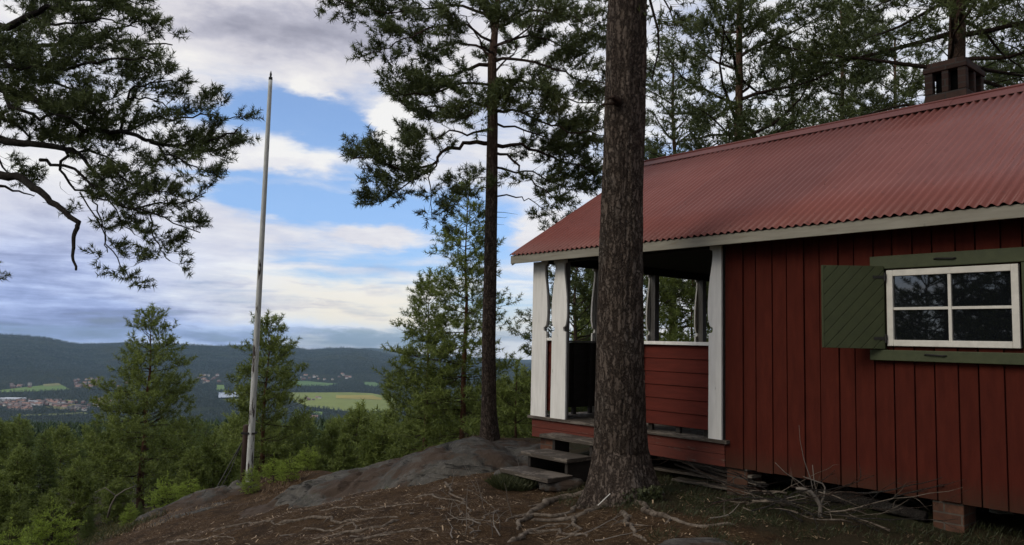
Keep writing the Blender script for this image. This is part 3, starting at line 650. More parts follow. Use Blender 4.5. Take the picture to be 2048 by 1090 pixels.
def trunk_mesh(path, rad, k=20, flare=0, mat=None, parent=None, rough=.04, seed=1):
    """tapered trunk with uneven bark surface; flare adds root buttresses near the base"""
    pts = []; rs = []
    n = len(path); L = plen(path); m_ = int(max(12, L / (.03 if k > 40 else .08))) if k > 14 else int(max(8, L / .5))
    for i in range(m_ + 1):
        t = i / m_; p, d = at(path, t); pts.append(p); f = t * (n - 1); j = min(int(f), n - 2); 
        # radius by arc length
        s = t * L; acc = 0
        for q in range(n - 1):
            l = (path[q + 1] - path[q]).length
            if s <= acc + l or q == n - 2: rs.append(rad[q] + (rad[q + 1] - rad[q]) * min(1, (s - acc) / l)); break
            acc += l
    mb = MB().tube(pts, rs, k); v = np.array(mb.v); m1 = len(pts)
    cen = np.repeat(np.array([tuple(p) for p in pts]), k, axis=0); d = v - cen; ang = np.arctan2(d[:, 1], d[:, 0]); z = cen[:, 2]; zz = z - z.min()
    cs, sn = np.cos(ang), np.sin(ang)
    amp = 1 + rough * 2 * fbm(cs * 2.2 + seed, z * 1.1 + sn * 2.2, 4, seed)
    if k > 14: amp += .035 * fbm(cs * 9 + sn * 5 + seed, z * 4.5 + sn * 9, 4, seed + 3)
    if k > 40:
        w1 = .5 * fbm(cs * 6, sn * 6 + z * 2, 3, 91); rg1 = np.abs(fbm(ang * 5.2 / 1.0 + w1 + 40, z * 3.2 + 3 * w1, 4, 92)); rg2 = np.abs(fbm(cs * 11 + w1, sn * 11 + z * 9, 3, 93)); amp += .055 * (np.clip(rg1 * 5, 0, 1) - .6) + .02 * np.clip(rg2 * 5, 0, 1)
    if flare:
        fl = flare * np.exp(-zz / .22) * (.45 + .55 * (.5 + .5 * np.cos(ang * 5 + 1.3 + .8 * np.sin(ang * 2))) ** 1.5); amp += fl + .18 * flare * np.exp(-zz / .9)
    v = cen + d * amp[:, None]; mb.v = [tuple(q) for q in v]
    return mb.build('trunk', mat, parent, smooth=True)
rngT = np.random.RandomState(3)
T_near = templates(36, 10, .11, (22, 88), .068, .0098, rngT)       # Scots pine tufts, near
T_mid = templates(28, 8, .13, (22, 88), .085, .013, rngT)
T_far = templates(20, 8, .15, (20, 85), .105, .02, rngT)
T_spr = templates(20, 8, .14, (30, 80), .05, .018, rngT)
# ---- big foreground pine
base = on(1240, 985, .14); BT = Vector((1.065, 7.5, gz(1.065, 7.5)))
big = empty('pine_tree', BT, 'thick dark pine trunk in front of the porch, rising out of the picture', 'tree')
path = [Vector((0, 0, -.15)), Vector((0, 0, 0)), P(1240, 900, 7.42) - BT, P(1241, 700, 7.3) - BT, P(1244, 400, 7.22) - BT, P(1256, 0, 7.08) - BT, P(1262, -300, 7.0) - BT]
path += [path[-1] + Vector((.05, 0, 2.5)), path[-1] + Vector((-.1, .1, 6)), path[-1] + Vector((0, 0, 9))]
trunk_mesh(path, [.27, .27, .225, .205, .185, .165, .155, .13, .09, .03], 150, .75, M_bark, big, .05, 4)
wd = Wood(11); CF = dict(sp=.16, bmin=.25, tl=.13, ts=.075, tsp=.07, s=1., up=.35, lift=.1)
CFb = dict(CF, sp=.3, tsp=.12, s=1.35)
top = path[-4]
for i in range(16):
    a = i * 2.4; z = 3.9 + i * .5; L = 2.6 - .09 * i; p, _ = at(path, min(.97, (z + 3) / 16.5)); p = Vector((top.x, top.y, z + 3.2))
    spray(wd, bend(p, Vector((math.cos(a), math.sin(a), .1)), L, 6, wd.r, .2), CFb, .04, .01, .35)
# drooping limb right of the trunk at the top of the picture
lp = [P(1270, -260, 7.3), P(1296, -120, 7.25), P(1300, 0, 7.2), P(1316, 60, 7.2), P(1318, 100, 7.2), P(1303, 160, 7.2)]
spray(wd, [q - BT for q in lp], dict(CF, sp=.2, gap=.35, bmin=.12), .018, .006, .35, lenf=.15)
lp = [P(1300, -50, 7.2), P(1340, 20, 7.15), P(1352, 60, 7.1)]; spray(wd, [q - BT for q in lp], dict(CF, sp=.12, bmin=.12), .01, .004, .3, lenf=.3)
wd.mb.build('branches', M_limb, big, smooth=True); needles('crown', wd.t, T_mid, M_ndl, big, 1)
mb = MB(); s0 = P(1237, 205, 7.02) - BT
mb.tube([s0 + Vector((0, .1, 0)), s0 + Vector((-.02, -.06, .0)), s0 + Vector((-.06, -.12, .01)), s0 + Vector((-.12, -.15, -.015))], [.055, .038, .02, .008], 10); mb.tube([s0 + Vector((-.02, -.06, -.02)), s0 + Vector((-.16, -.05, -.04))], [.02, .006], 7)
mb.build('branch_stub', M_limb, big, smooth=True)
# ---- middle pine on the rock
MT = P(980, 888, 11.9); MT.z = gz(MT.x, MT.y) + .0
mid = empty('pine_tree', MT, 'tall slender-trunked pine with spreading crown standing on the bedrock left of the porch', 'tree')
D0 = 11.8
def pp(pts, d=D0, dz=None):
    out = []
    for i, q in enumerate(pts): out.append(P(q[0], q[1], (q[2] if len(q) > 2 else d)) - MT)
    return out
path = [Vector((0, 0, -.4)), Vector((0, 0, 0))] + pp([(978, 820), (977, 700), (981, 500), (983, 400), (985, 250), (984, 125), (990, 60), (1000, -60), (1005, -250), (1010, -420)])
trunk_mesh(path, [.16, .15, .112, .103, .095, .09, .08, .065, .05, .04, .025, .01], 28, .5, M_bark_far, mid, .04, 7)
wd = Wood(21)
CM = dict(bstart=.45, sp=.075, bmin=.26, tl=.12, ts=.06, tsp=.03, s=1.2, up=.4, lift=.1, gap=.22, tup=.5)
L_ = [  # pixel path, depth at tip, start, radius
 ([(974, 283), (937, 283), (904, 300), (882, 303), (863, 330), (830, 338), (790, 335), (740, 318), (705, 318)], -.5, .42, .036),
 ([(882, 303), (864, 345), (858, 400), (862, 440)], -.4, .2, .016),
 ([(863, 330), (820, 365), (780, 395), (750, 408)], -.8, .2, .016),
 ([(845, 335), (800, 320), (760, 310), (725, 312)], .4, .1, .014),
 ([(972, 250), (937, 270), (900, 262), (860, 275), (815, 270)], .6, .35, .022),
 ([(974, 215), (930, 200), (890, 215), (840, 215), (800, 205)], .9, .3, .022),
 ([(976, 165), (925, 165), (870, 185), (815, 190), (790, 180)], -.9, .3, .024),
 ([(978, 122), (945, 135), (920, 145), (870, 150), (820, 165)], -.2, .35, .034),
 ([(984, 110), (950, 90), (900, 90), (850, 105), (815, 120)], .8, .3, .025),
 ([(985, 80), (930, 50), (860, 50), (827, 72), (780, 98), (740, 105)], -.7, .45, .022),
 ([(990, 40), (930, 10), (850, 15), (780, 25), (700, 15)], .3, .35, .026),
 ([(992, 20), (900, -30), (800, -30), (720, 5), (675, 12)], -.6, .4, .024),
 ([(994, 0), (940, -40), (870, -20), (800, 0), (750, 40)], 1.2, .35, .024),
 ([(998, 285), (1047, 287), (1090, 312), (1135, 330), (1190, 345)], .3, .3, .034),
 ([(998, 300), (1025, 320), (1050, 352), (1090, 380), (1125, 420)], -.4, .4, .024),
 ([(996, 330), (1030, 345), (1070, 345), (1130, 370), (1190, 380)], 1., .35, .02),
 ([(994, 390), (1030, 393), (1058, 402), (1100, 430), (1120, 445)], .5, .5, .014),
 ([(975, 372), (940, 375), (920, 395), (905, 410)], -.3, .3, .01),
 ([(976, 350), (950, 360), (930, 385), (915, 412)], .5, .4, .01),
 ([(997, 215), (1040, 225), (1100, 250), (1160, 262), (1210, 270)], -.8, .3, .024),
 ([(996, 240), (1050, 262), (1110, 285), (1170, 300)], 1.1, .3, .02),
 ([(995, 150), (1040, 160), (1090, 175), (1135, 198), (1205, 205)], .2, .3, .028),
 ([(995, 120), (1050, 120), (1110, 140), (1170, 160), (1230, 165)], -.9, .3, .026),
 ([(996, 90), (1060, 70), (1120, 90), (1180, 110)], .9, .3, .024),
 ([(998, 50), (1060, 20), (1120, 30), (1200, 60)], -.3, .3, .026),
 ([(1000, 10), (1060, -20), (1130, -10), (1190, 10)], .7, .3, .024),
 ([(990, 60), (975, 10), (955, -30), (940, -90)], .4, .2, .03),
 ([(985, 190), (985, 200), (960, 210), (930, 235)], -1.3, .3, .02),
 ([(985, 180), (1005, 185), (1040, 205), (1080, 230)], -1.5, .3, .02),
 ([(985, 100), (960, 90), (940, 60), (920, 30)], -1.6, .3, .02),
 ([(990, 90), (1020, 80), (1060, 50), (1090, 40)], -1.6, .3, .02),
 ([(985, 140), (1000, 130), (1030, 100), (1040, 90)], 1.9, .3, .02),
]
for pts, dd, stt, rad in L_:
    if 965 < pts[0][0] < 1006: pts = [(986 if pts[0][1] < 300 else 984, pts[0][1] + 4)] + pts[1:]
    n = len(pts); q = [P(x_, y_, D0 + dd * (i / (n - 1)) ** .8) - MT for i, (x_, y_) in enumerate(pts)]
    q = [a + (rv(wd.r, .02) if 0 < i < n - 1 else Vector()) for i, a in enumerate(q)]
    q2 = []
    for i in range(n - 1): q2 += [q[i], q[i].lerp(q[i + 1], .33) + rv(wd.r, .022), q[i].lerp(q[i + 1], .67) + rv(wd.r, .022)]
    q2.append(q[-1]); spray(wd, q2, CM, rad, rad * .25, stt, 7, lenf=.38)
for i in range(12):
    a = i * 2.4 + 1; z = 6.6 + i * .33; spray(wd, bend(P(1002, -80 - 28 * i, D0) - MT, Vector((math.cos(a), math.sin(a), .25)), 2.3 - .15 * i, 6, wd.r, .3), dict(CM, sp=.22), .03, .008, .3)
# dead twigs on the bare lower stem
for i in range(14):
    p, d = at(path, wd.r.uniform(.3, .55)); a = wd.r.uniform(0, 6.28); q = bend(p, Vector((math.cos(a), math.sin(a), -.1)), wd.r.uniform(.2, .7), 4, wd.r, -.4, .25); wd.mb.tube(q, [.008, .006, .004, .003, .0015], 4)
wd.mb.build('branches', M_limb, mid, smooth=True); needles('crown', wd.t, T_near, M_ndl, mid, 2, .3)
# ---- overhanging pine at the left edge
D0 = 9.2; HT = P(-420, 960, D0); HT.z = gz(HT.x, HT.y); MT = HT
han = empty('pine_tree', HT, 'pine reaching in from the left edge with crooked dark overhanging branches', 'tree')
path = [Vector((0, 0, -.4)), Vector((0, 0, 0))] + pp([(-400, 700), (-380, 350), (-350, 0), (-330, -400), (-300, -900), (-290, -1300)])
trunk_mesh(path, [.25, .24, .2, .18, .16, .13, .08, .03], 28, .5, M_bark, han, .04, 9)
wd = Wood(31); CH = dict(bstart=.45, sp=.07, bmin=.2, tl=.1, ts=.055, tsp=.027, s=1.0, up=.4, lift=.08, gap=.32, tup=.5)
L_ = [
 ([(-350, 120), (-150, 80), (0, 52), (60, 30), (110, 15), (150, -30)], -.3, .72, .075),
 ([(100, 18), (150, 20), (200, 10), (250, 0), (280, 10)], .3, .2, .02),
 ([(60, 30), (110, 50), (170, 45), (225, 40), (275, 55)], -.4, .2, .02),
 ([(-360, 300), (-150, 280), (0, 278), (60, 287), (127, 297), (170, 320), (205, 360)], -.3, .6, .07),
 ([(127, 297), (175, 300), (230, 325), (265, 345)], .5, .2, .02),
 ([(-360, 260), (-160, 250), (0, 235), (35, 250), (60, 285)], .6, .6, .05),
 ([(-360, 180), (-100, 165), (20, 180), (70, 200), (120, 230), (165, 262), (240, 263), (290, 280), (330, 290), (395, 292), (440, 275), (475, 258)], -.2, .42, .05),
 ([(240, 263), (300, 240), (360, 235), (400, 228), (440, 235), (490, 232)], .5, .4, .016),
 ([(300, 285), (340, 310), (380, 330), (410, 345)], -.4, .2, .014),
 ([(330, 290), (380, 300), (430, 300), (470, 285)], .3, .1, .014),
 ([(240, 263), (250, 220), (260, 180), (300, 165), (345, 160)], -.4, .2, .02),
 ([(255, 200), (290, 195), (325, 205), (345, 225)], .3, .1, .014),
 ([(-360, 100), (-100, 90), (40, 100), (110, 90), (190, 75), (250, 80), (300, 88), (345, 90)], .5, .35, .04),
 ([(190, 75), (240, 55), (290, 40), (330, 80)], -.3, .3, .012),
 ([(-360, -50), (-60, -40), (60, -20), (150, 0), (230, 5), (285, 20)], .1, .4, .05),
 ([(-50, 130), (60, 130), (130, 140), (200, 125), (270, 120), (320, 130)], -.7, .2, .03),
 ([(-50, 200), (40, 160), (110, 165), (170, 185), (240, 190)], .7, .1, .03),
 ([(-360, 420), (-150, 360), (0, 350), (44, 357), (77, 380), (100, 404), (127, 421), (158, 445), (151, 462), (147, 485), (145, 512), (152, 540)], -.7, 1.1, .062),
 ([(0, 372), (38, 382), (69, 392)], .1, 1.1, .018),
 ([(80, 320), (110, 330), (165, 352), (210, 385), (258, 418), (330, 435), (400, 465)], -.3, .3, .022),
 ([(258, 418), (320, 405), (370, 405), (412, 385)], .4, .25, .014),
 ([(300, 430), (305, 470), (320, 500), (340, 522)], -.2, .25, .01),
 ([(170, 370), (195, 410), (205, 450), (212, 480), (215, 505)], .2, .4, .011),
 ([(160, 385), (185, 425), (210, 470), (235, 515), (258, 556)], -.2, .75, .01),
 ([(205, 380), (240, 440), (270, 470)], .3, .3, .01),
 ([(0, 240), (-10, 300), (20, 350), (60, 360)], .5, .3, .02),
 ([(130, 297), (120, 340), (150, 380), (210, 400), (260, 390), (300, 380)], .6, .2, .02),
 ([(200, 330), (250, 360), (300, 375), (340, 385)], -.6, .1, .016),
 ([(-350, 600), (-150, 575), (-60, 556), (-20, 547), (-6, 544)], .0, .9, .03),
 ([(-100, 20), (-20, 110), (40, 140), (90, 130)], -.9, .2, .03),
 ([(-80, 60), (20, 215), (80, 240), (140, 235), (190, 225)], -.8, .3, .03),
]
for pts, dd, stt, rad in L_:
    n = len(pts); q = [P(x_, y_, D0 + dd * (i / (n - 1)) ** .8) - HT for i, (x_, y_) in enumerate(pts)]
    q2 = []
    for i in range(n - 1): jt = min(.025, .06 * (q[i + 1] - q[i]).length); q2 += [q[i], q[i].lerp(q[i + 1], .33) + rv(wd.r, jt), q[i].lerp(q[i + 1], .67) + rv(wd.r, jt)]
    q2.append(q[-1]); spray(wd, q2, CH, rad, max(.006, rad * .2), stt, 8, lenf=.3, maxl=.75)
for i in range(22):   # bare hanging twigs
    p = P(wd.r.uniform(60, 380), wd.r.uniform(230, 430), D0 + wd.r.uniform(-.5, .5)) - HT; q = bend(p, Vector((wd.r.uniform(-.6, 1), 0, -.7)), wd.r.uniform(.15, .4), 5, wd.r, -.2, .35); wd.mb.tube(q, [.004, .003, .003, .002, .0015, .001], 3)
wd.mb.build('branches', M_limbg, han, smooth=True); needles('crown', wd.t, T_near, M_ndl, han, 3, .28)
# ---- generic mature pine (centred on its own base)
def mature(name, loc, label, Hh, z0, Rm, seed, T=T_mid, r=.14, bend_=(0, 0), n=34, cfg=None, group=None, bark=M_bark_far, lean=0, nmat=M_ndl, crownshape=1.):
    e = empty(name, loc, label, 'tree', group); w = Wood(seed); rr_ = w.r
    tp = [Vector((0, 0, -.5)), Vector((0, 0, 0))]
    for i in range(1, 9): t = i / 8; tp.append(Vector((bend_[0] * t * t + rr_.gauss(0, .03), bend_[1] * t * t + rr_.gauss(0, .03), Hh * t)))
    trunk_mesh(tp, [r * 1.25, r * 1.15] + [r * (1 - .8 * (i / 8) ** 1.3) for i in range(1, 9)], 14, .4, bark, e, .04, seed)
    cfg = cfg or dict(sp=.2, bmin=.3, tl=.17, ts=.09, tsp=.078, s=1.4, up=.25, lift=.08, gap=.12)
    for i in range(n):
        t = (i + rr_.random() * .8) / n; z = z0 + (Hh - z0) * t * .98; p, _ = at(tp[1:], min(.99, z / Hh)); a = i * 2.39996 + rr_.gauss(0, .3)
        L = Rm * (math.sin(math.pi * min(1, .28 + .72 * t ** .9)) ** .7) * rr_.uniform(.65, 1.15) + .35; elev = -.12 + .75 * t + rr_.gauss(0, .12)
        q = bend(p, Vector((math.cos(a), math.sin(a), elev)), L, 7, rr_, .1, .13); spray(w, q, cfg, .012 + L * .012, .006, .22, 5, lenf=.45)
    w.mb.build('branches', M_limb, e, smooth=True); needles('crown', w.t, T, nmat, e, seed, .33); return e
def gp(px, d): # base on ground below pixel column at depth d
    r = ray(px, 700); return Vector((r.x * d, r.y * d, gz(r.x * d, r.y * d)))
mature('pine_tree', gp(1478, 15.5), 'dense pine with orange-brown trunk rising behind the roof, right of the thick trunk', 11.5, 3.4, 2.3, 41, n=48, r=.15)
mature('pine_tree', gp(1692, 21), 'thin-trunked pine behind the roof between two thicker pines', 14, 6.2, 2.2, 42, n=36, r=.13)
mature('pine_tree', gp(1930, 13.5), 'stout orange-trunked pine directly behind the chimney', 12, 5.3, 3.2, 43, n=48, r=.23)
mature('pine_tree', gp(1345, 19), 'pine behind the porch roof seen just right of the thick trunk', 11, 2.4, 2.0, 44, n=50, r=.11)
mature('pine_tree', gp(2090, 19), 'pine at the far right edge behind the roof', 13, 6, 3., 45, n=40, r=.16)
mature('pine_tree', gp(1800, 26), 'distant pine behind the roof left of the chimney', 15.5, 8.5, 2.2, 46, n=24, r=.16)
mature('pine_tree', gp(1590, 25), 'distant pine behind the roof ridge between the orange-brown trunk and the thin trunk', 14.5, 7.5, 2.0, 48, n=26, r=.14)
mature('pine_tree', gp(1150, 20), 'pine seen through the porch entrance between the white posts', 6.2, 1.6, 1.2, 47, n=44, r=.09)
# ---- young pines: whorled crowns
def young(name, loc, label, Hh, z0, Rm, seed, T=T_mid, r=.07, per=5, step=.36, cfg=None, nmat=M_ndl_y, bark=M_bark_red, group=None, shape=.9, up=.5, kink=0, tb=.42, drop=-.05):
    e = empty(name, loc, label, 'tree', group); w = Wood(seed); rr_ = w.r
    tp = [Vector((0, 0, -.4)), Vector((0, 0, 0))] + [Vector((rr_.gauss(0, .02) + kink * (i / 8) ** 2, rr_.gauss(0, .02), Hh * i / 8)) for i in range(1, 9)]
    trunk_mesh(tp, [r * 1.2, r * 1.1] + [max(.008, r * (1 - i / 8)) for i in range(1, 9)], 10, .3, bark, e, .03, seed)
    cfg = cfg or dict(sp=.15, bmin=.14, tl=.15, ts=.085, tsp=.08, s=1.25, up=.5, lift=.1, gap=.08, tup=.5)
    z = z0
    while z < Hh - .1:
        t = (z - z0) / (Hh - z0); a0 = rr_.uniform(0, 6.28); nb = per if t < .85 else 4
        for j in range(nb):
            a = a0 + j * 2 * math.pi / nb + rr_.gauss(0, .25); zz_ = z + rr_.gauss(0, .05); p, _ = at(tp[1:], min(.995, max(.01, zz_ / Hh)))
            env = (1 - t) ** shape * min(1, .55 + t * 2.2)
            L = (Rm * env + .14) * rr_.uniform(.65, 1.2); elev = drop + .25 * t + (.5 if t > .85 else 0) + rr_.gauss(0, .08)
            q = bend(p, Vector((math.cos(a), math.sin(a), elev)), L, 5, rr_, up * .45, .09); spray(w, q, cfg, .006 + L * .009, .003, .18, 4, lenf=.42)
        z += step * (1 - .45 * t) * rr_.uniform(.8, 1.2)
    c = tp[-1]
    for j in range(4): w.t.append((c.x, c.y, c.z + .07 * j, rr_.gauss(0, .1), rr_.gauss(0, .1), 1, 1.2 * cfg['s'], .3))
    w.mb.tube([c - UP * .1, c + UP * .3], [.008, .004], 4)
    w.mb.build('branches', M_limb, e, smooth=True); needles('crown', w.t, T, nmat, e, seed, tb); return e
b = gp(928, 17.2); young('young_pine_tree', b, 'slim tall young pine with whorled branches just left of the middle pine trunk', 4.95 - b.z, 1.4, 1.3, 51, r=.085, per=5, step=.42, up=.2, shape=.75, cfg=dict(sp=.14, bmin=.12, tl=.14, ts=.08, tsp=.08, s=1.15, up=.4, lift=.05, gap=.12, tup=.4))
b = gp(855, 18.2); young('young_pine_tree', b, 'shorter young pine with reddish trunk left of the slim tall one', 2.8 - b.z, 1.3, 1.25, 52, r=.08, per=5, step=.36, up=.25, shape=.7, cfg=dict(sp=.14, bmin=.12, tl=.14, ts=.08, tsp=.08, s=1.15, up=.4, lift=.05, gap=.12, tup=.4))
yb = gp(300, 22); young('young_pine_tree', yb, 'broad bushy green pine standing alone on the slope left of the flagpole', 1.95 - yb.z, .5, 1.8, 53, T=T_mid, r=.1, per=5, step=.4, shape=.62, up=.35, cfg=dict(sp=.16, bmin=.16, tl=.17, ts=.1, tsp=.085, s=1.3, up=.5, lift=.1, gap=.2, tup=.5))
b = gp(535, 19.5); young('young_pine_tree', b, 'narrow green pine standing behind the flagpole', 1.75 - b.z, .9, 1.1, 54, T=T_mid, r=.09, per=5, step=.38, shape=.5, up=.8)
b = gp(1035, 15.5); young('young_pine_tree', b, 'low bushy pine between the middle trunk and the porch', .75 - b.z, .5, .8, 55, r=.05, per=5, step=.3, shape=.7)
b = gp(1385, 15); young('young_pine_tree', b, 'pine seen through the right porch opening', 3.1 - b.z, 1.6, .95, 56, r=.07, per=5, step=.34, shape=.5)
b = gp(1200, 24); young('young_pine_tree', b, 'pine behind the porch seen past the gable posts', 4. - b.z, 1., 1.6, 57, T=T_far, r=.1, per=6, step=.36, shape=.6)
# prototypes copied over the slope
protos = []
CY = dict(sp=.16, bmin=.12, tl=.15, ts=.1, tsp=.1, s=1.3, up=.5, lift=.1, gap=.08, tup=.5)
CS = dict(sp=.11, bmin=.08, tl=.12, ts=.1, tsp=.085, s=1.1, up=.1, lift=.0, gap=.03, tup=.05)
slots = {'p': [], 's': [], 'b': []}
for i, (hh, rad) in enumerate(((3.4, 1.15), (2.6, 1.0), (4.2, 1.2))):
    o = young('young_pine_tree', (0, 0, 0), '', hh, .3, rad, 60 + i, T=T_far, r=.05, per=6, step=.28, shape=.7, cfg=CY, up=.5); slots['p'].append((o, hh))
for i, (hh, rad) in enumerate(((3.2, .95), (4.4, 1.1))):
    o = young('spruce_tree', (0, 0, 0), '', hh, .15, rad, 70 + i, T=T_spr, r=.05, per=7, step=.2, shape=.85, cfg=CS, up=.05, nmat=M_ndl_s, tb=.35, drop=-.12, bark=M_bark); slots['s'].append((o, hh))
for i, (hh, rad) in enumerate(((1.3, .6), (.9, .5))):
    o = young('spruce_sapling', (0, 0, 0), '', hh, .1, rad, 80 + i, T=T_spr, r=.018, per=6, step=.15, shape=.8, cfg=dict(CS, sp=.075, tl=.075, ts=.07, tsp=.06, s=.75), up=.25, nmat=M_ndl_b, tb=.42, drop=.1, bark=M_bark); slots['b'].append((o, hh))
used = set()
def plant(kind, px, d, hh, label, group, idx=None):
    o, h0 = slots[kind][idx if idx is not None else rnd.randrange(len(slots[kind]))]
    if o.name in used: o = copy_tree(o)
    used.add(o.name); s = hh / h0; p = gp(px, d)
    o.location = p; o.scale = (s * rnd.uniform(.9, 1.1),) * 2 + (s,); o.rotation_euler = (rnd.gauss(0, .03), rnd.gauss(0, .03), rnd.uniform(0, 6.28)); o['label'] = label
    if group: o['group'] = group
    return o
def h_for(px, py, d): # height reaching picture row py
    g = gp(px, d); return P(px, py, d).z - g.z
GP, GS = 'young pines crowding the slope', 'young spruces crowding the slope'
lp_ = 'bushy young pine merging into the dense green growth on the slope'; ls_ = 'young dark spruce merging into the dense green growth on the slope'
for px, py, d, kd in ((40, 905, 19, 'p'), (105, 870, 21, 's'), (175, 930, 17.5, 'p'), (10, 960, 17, 'p'), (400, 905, 19, 'p'), (440, 880, 24, 'p'), (230, 880, 27, 'p'), (370, 850, 30, 'p'), (610, 825, 26, 's'), (665, 860, 21, 'p'), (720, 835, 24, 'p'),
    (770, 850, 20, 'p'), (700, 880, 17.5, 'p'), (640, 905, 16.5, 'p'), (585, 880, 20, 'p'), (830, 860, 22, 'p'), (890, 850, 24, 's'), (1010, 830, 20, 'p'), (1050, 760, 24, 'p'), (950, 850, 19, 'p'), (0, 850, 33, 'p'), (70, 855, 36, 's'), (140, 860, 30, 'p'),
    (330, 880, 25, 's'), (480, 850, 29, 'p'), (550, 850, 33, 'p'), (790, 830, 32, 'p'), (860, 800, 36, 'p'), (930, 800, 34, 'p'), (1000, 790, 30, 'p'), (250, 960, 16.5, 'p'), (120, 990, 15.5, 'p'), (60, 1010, 14.5, 'p'), (300, 1000, 16, 's'), (200, 1010, 14.5, 's'), (-40, 900, 20, 'p'), (-60, 960, 16, 'p'), (1100, 760, 19, 'p'), (1180, 760, 22, 'p'), (1300, 720, 23, 'p'), (1420, 700, 25, 'p')):
    plant(kd, px, d, h_for(px, py, d), lp_ if kd == 'p' else ls_, GP if kd == 'p' else GS)
# more distant individual trees, from 38 to 130 m
for i in range(170):
    px = rnd.uniform(-120, 1300); d = 32 + 95 * rnd.random() ** 1.1; kd = rnd.choice('ppss')
    row = 838 + rnd.uniform(0, 60) - (20 if px > 700 else 0); hh = h_for(px, row, d)
    if hh < 2: continue
    plant(kd, px, d, min(hh, 13), ('pine' if kd == 'p' else 'spruce') + ' among the treetops filling the hillside below', 'treetops on the hillside below')
# bright sapling spruces by the rock
for px, py, d, hh, lb in ((350, 960, 14.2, 0, 'bright green spruce sapling left of the flagpole stay'), (560, 925, 13.2, 0, 'bright green spruce sapling close right of the flagpole foot'), (625, 915, 13.6, 0, 'bright green spruce sapling farther right of the flagpole, above the rock edge'),
    (395, 985, 13.6, 0, 'small bright spruce sapling behind the bedrock ledge'), (515, 975, 12.6, 0, 'low bright spruce sapling between flagpole foot and rock'), (130, 1020, 12.6, 0, 'bright spruce sapling in the lower left corner'), (280, 1020, 13, 0, 'bright spruce sapling left of the bedrock ledge'), (45, 1060, 11.5, 0, 'smallest bright sapling at the lower left picture edge'), (590, 955, 12.6, 0, 'spreading spruce sapling hugging the rock edge')):
    g = gp(px, d); h_ = max(.35, P(px, py, d).z - g.z); plant('b', px, d, h_, lb, 'bright spruce saplings')
# unseen pines added beside and behind the viewpoint (they shade the yard and show in the window glass)
src = bpy.data.objects['pine_tree.003']
for i, (x_, y_, s) in enumerate(((-10.5, 1., .8), (-12.5, -1.3, .85), (-9, -.8, .7), (-13, 2.5, .8), (-17.5, -1, .95), (-12, -5.5, .9), (-20, 4.5, .75), (-8, -9, 1.), (-3, -8.5, 1.05), (3, -10, 1.), (9, -7, 1.1), (12, 0, 1.), (14, 7, 1.), (-15, -12, 1.1), (6, -14, 1.2), (-25, 0, 1.))):
    s_ = bpy.data.objects[['pine_tree.003', 'pine_tree.006', 'pine_tree.005'][i % 3]]; o = copy_tree(s_); o.location = (x_, y_, gz(x_, y_)); o.scale = (s, s, s * (.85 if i % 2 else 1)); o.rotation_euler = (0, 0, i * 1.7); o['label'] = 'pine added around the viewpoint for shade and reflections, standing outside the picture'; o['group'] = 'pines added around the viewpoint'
# ------------------------------------------------------------------ forest on the slope and valley woods
def spiky(rng, layers=7, n=9):
    vs = []; fs = []
    for L in range(layers):
        t = L / layers; z = .12 + .88 * t; rad = (.5 * (1 - t) ** .85 + .03)
        for j in range(n):
            a = 2 * math.pi * (j + rng.rand()) / n; rj = rad * rng.uniform(.6, 1.15); dz = rng.uniform(-.07, .03); w_ = .5 * rad; b = len(vs)
            vs += [(.02 * math.cos(a), .02 * math.sin(a), z + .1), (rj * math.cos(a) - w_ * math.sin(a), rj * math.sin(a) + w_ * math.cos(a), z + dz), (rj * math.cos(a) * .95 + w_ * math.sin(a), rj * math.sin(a) * .95 - w_ * math.cos(a), z + dz + rng.uniform(-.02, .02))]; fs.append((b, b + 1, b + 2))
    b = len(vs); vs += [(.03, 0, .9), (-.03, .02, .9), (0, 0, 1.05)]; fs.append((b, b + 1, b + 2)); return np.array(vs), np.array(fs)
def forest(name, pts, hs, wr, layers, n, mat, seed, label, cat):
    rng = np.random.RandomState(seed); tm = [spiky(rng, layers, n) for _ in range(6)]; N = len(pts); which = rng.randint(0, 6, N); VV = []; FF = []; TT_ = []; off = 0
    for q in range(6):
        idx = np.where(which == q)[0]; v, f = tm[q]; a = rng.uniform(0, 6.28, len(idx)); ca, sa = np.cos(a)[:, None], np.sin(a)[:, None]; h = hs[idx][:, None]; w_ = h * wr * rng.uniform(.8, 1.2, (len(idx), 1))
        x = (v[None, :, 0] * ca - v[None, :, 1] * sa) * w_ + pts[idx, 0:1]; y = (v[None, :, 0] * sa + v[None, :, 1] * ca) * w_ + pts[idx, 1:2]; z = v[None, :, 2] * h + pts[idx, 2:3]
        VV.append(np.stack([x, y, z], -1).reshape(-1, 3)); FF.append((f[None] + (np.arange(len(idx)) * len(v))[:, None, None] + off).reshape(-1, 3)); off += len(idx) * len(v)
        TT_.append(np.repeat(np.clip(rng.normal(.4, .25, len(idx)), 0, 1), len(v)))
    o = np_mesh(name, np.concatenate(VV), np.concatenate(FF), mat, tint=np.concatenate(TT_)); return tag(o, label, cat, kind='stuff')
M_wood = material('far_conifers', _needle((.018, .038, .014), (.05, .085, .025), .1))
M_woodf = material('valley_trees', _needle((.01, .02, .014), (.036, .052, .03), .1))
rg = np.random.RandomState(5)
def polar(n, r0, r1, pw, a0=-42, a1=30):
    r = r0 * (r1 / r0) ** (rg.rand(n) ** pw); a = np.radians(rg.uniform(a0, a1, n)); x = r * np.sin(a); y = r * np.cos(a); return x, y, r
x, y, r = polar(5200, 75, 700, .8); z = gh(x, y); h = np.minimum(rg.uniform(7, 15, len(x)), 1.55 - rg.uniform(.098, .118, len(x)) * r - z); k_ = h > 2.5; x, y, z, h = x[k_], y[k_], z[k_], h[k_]
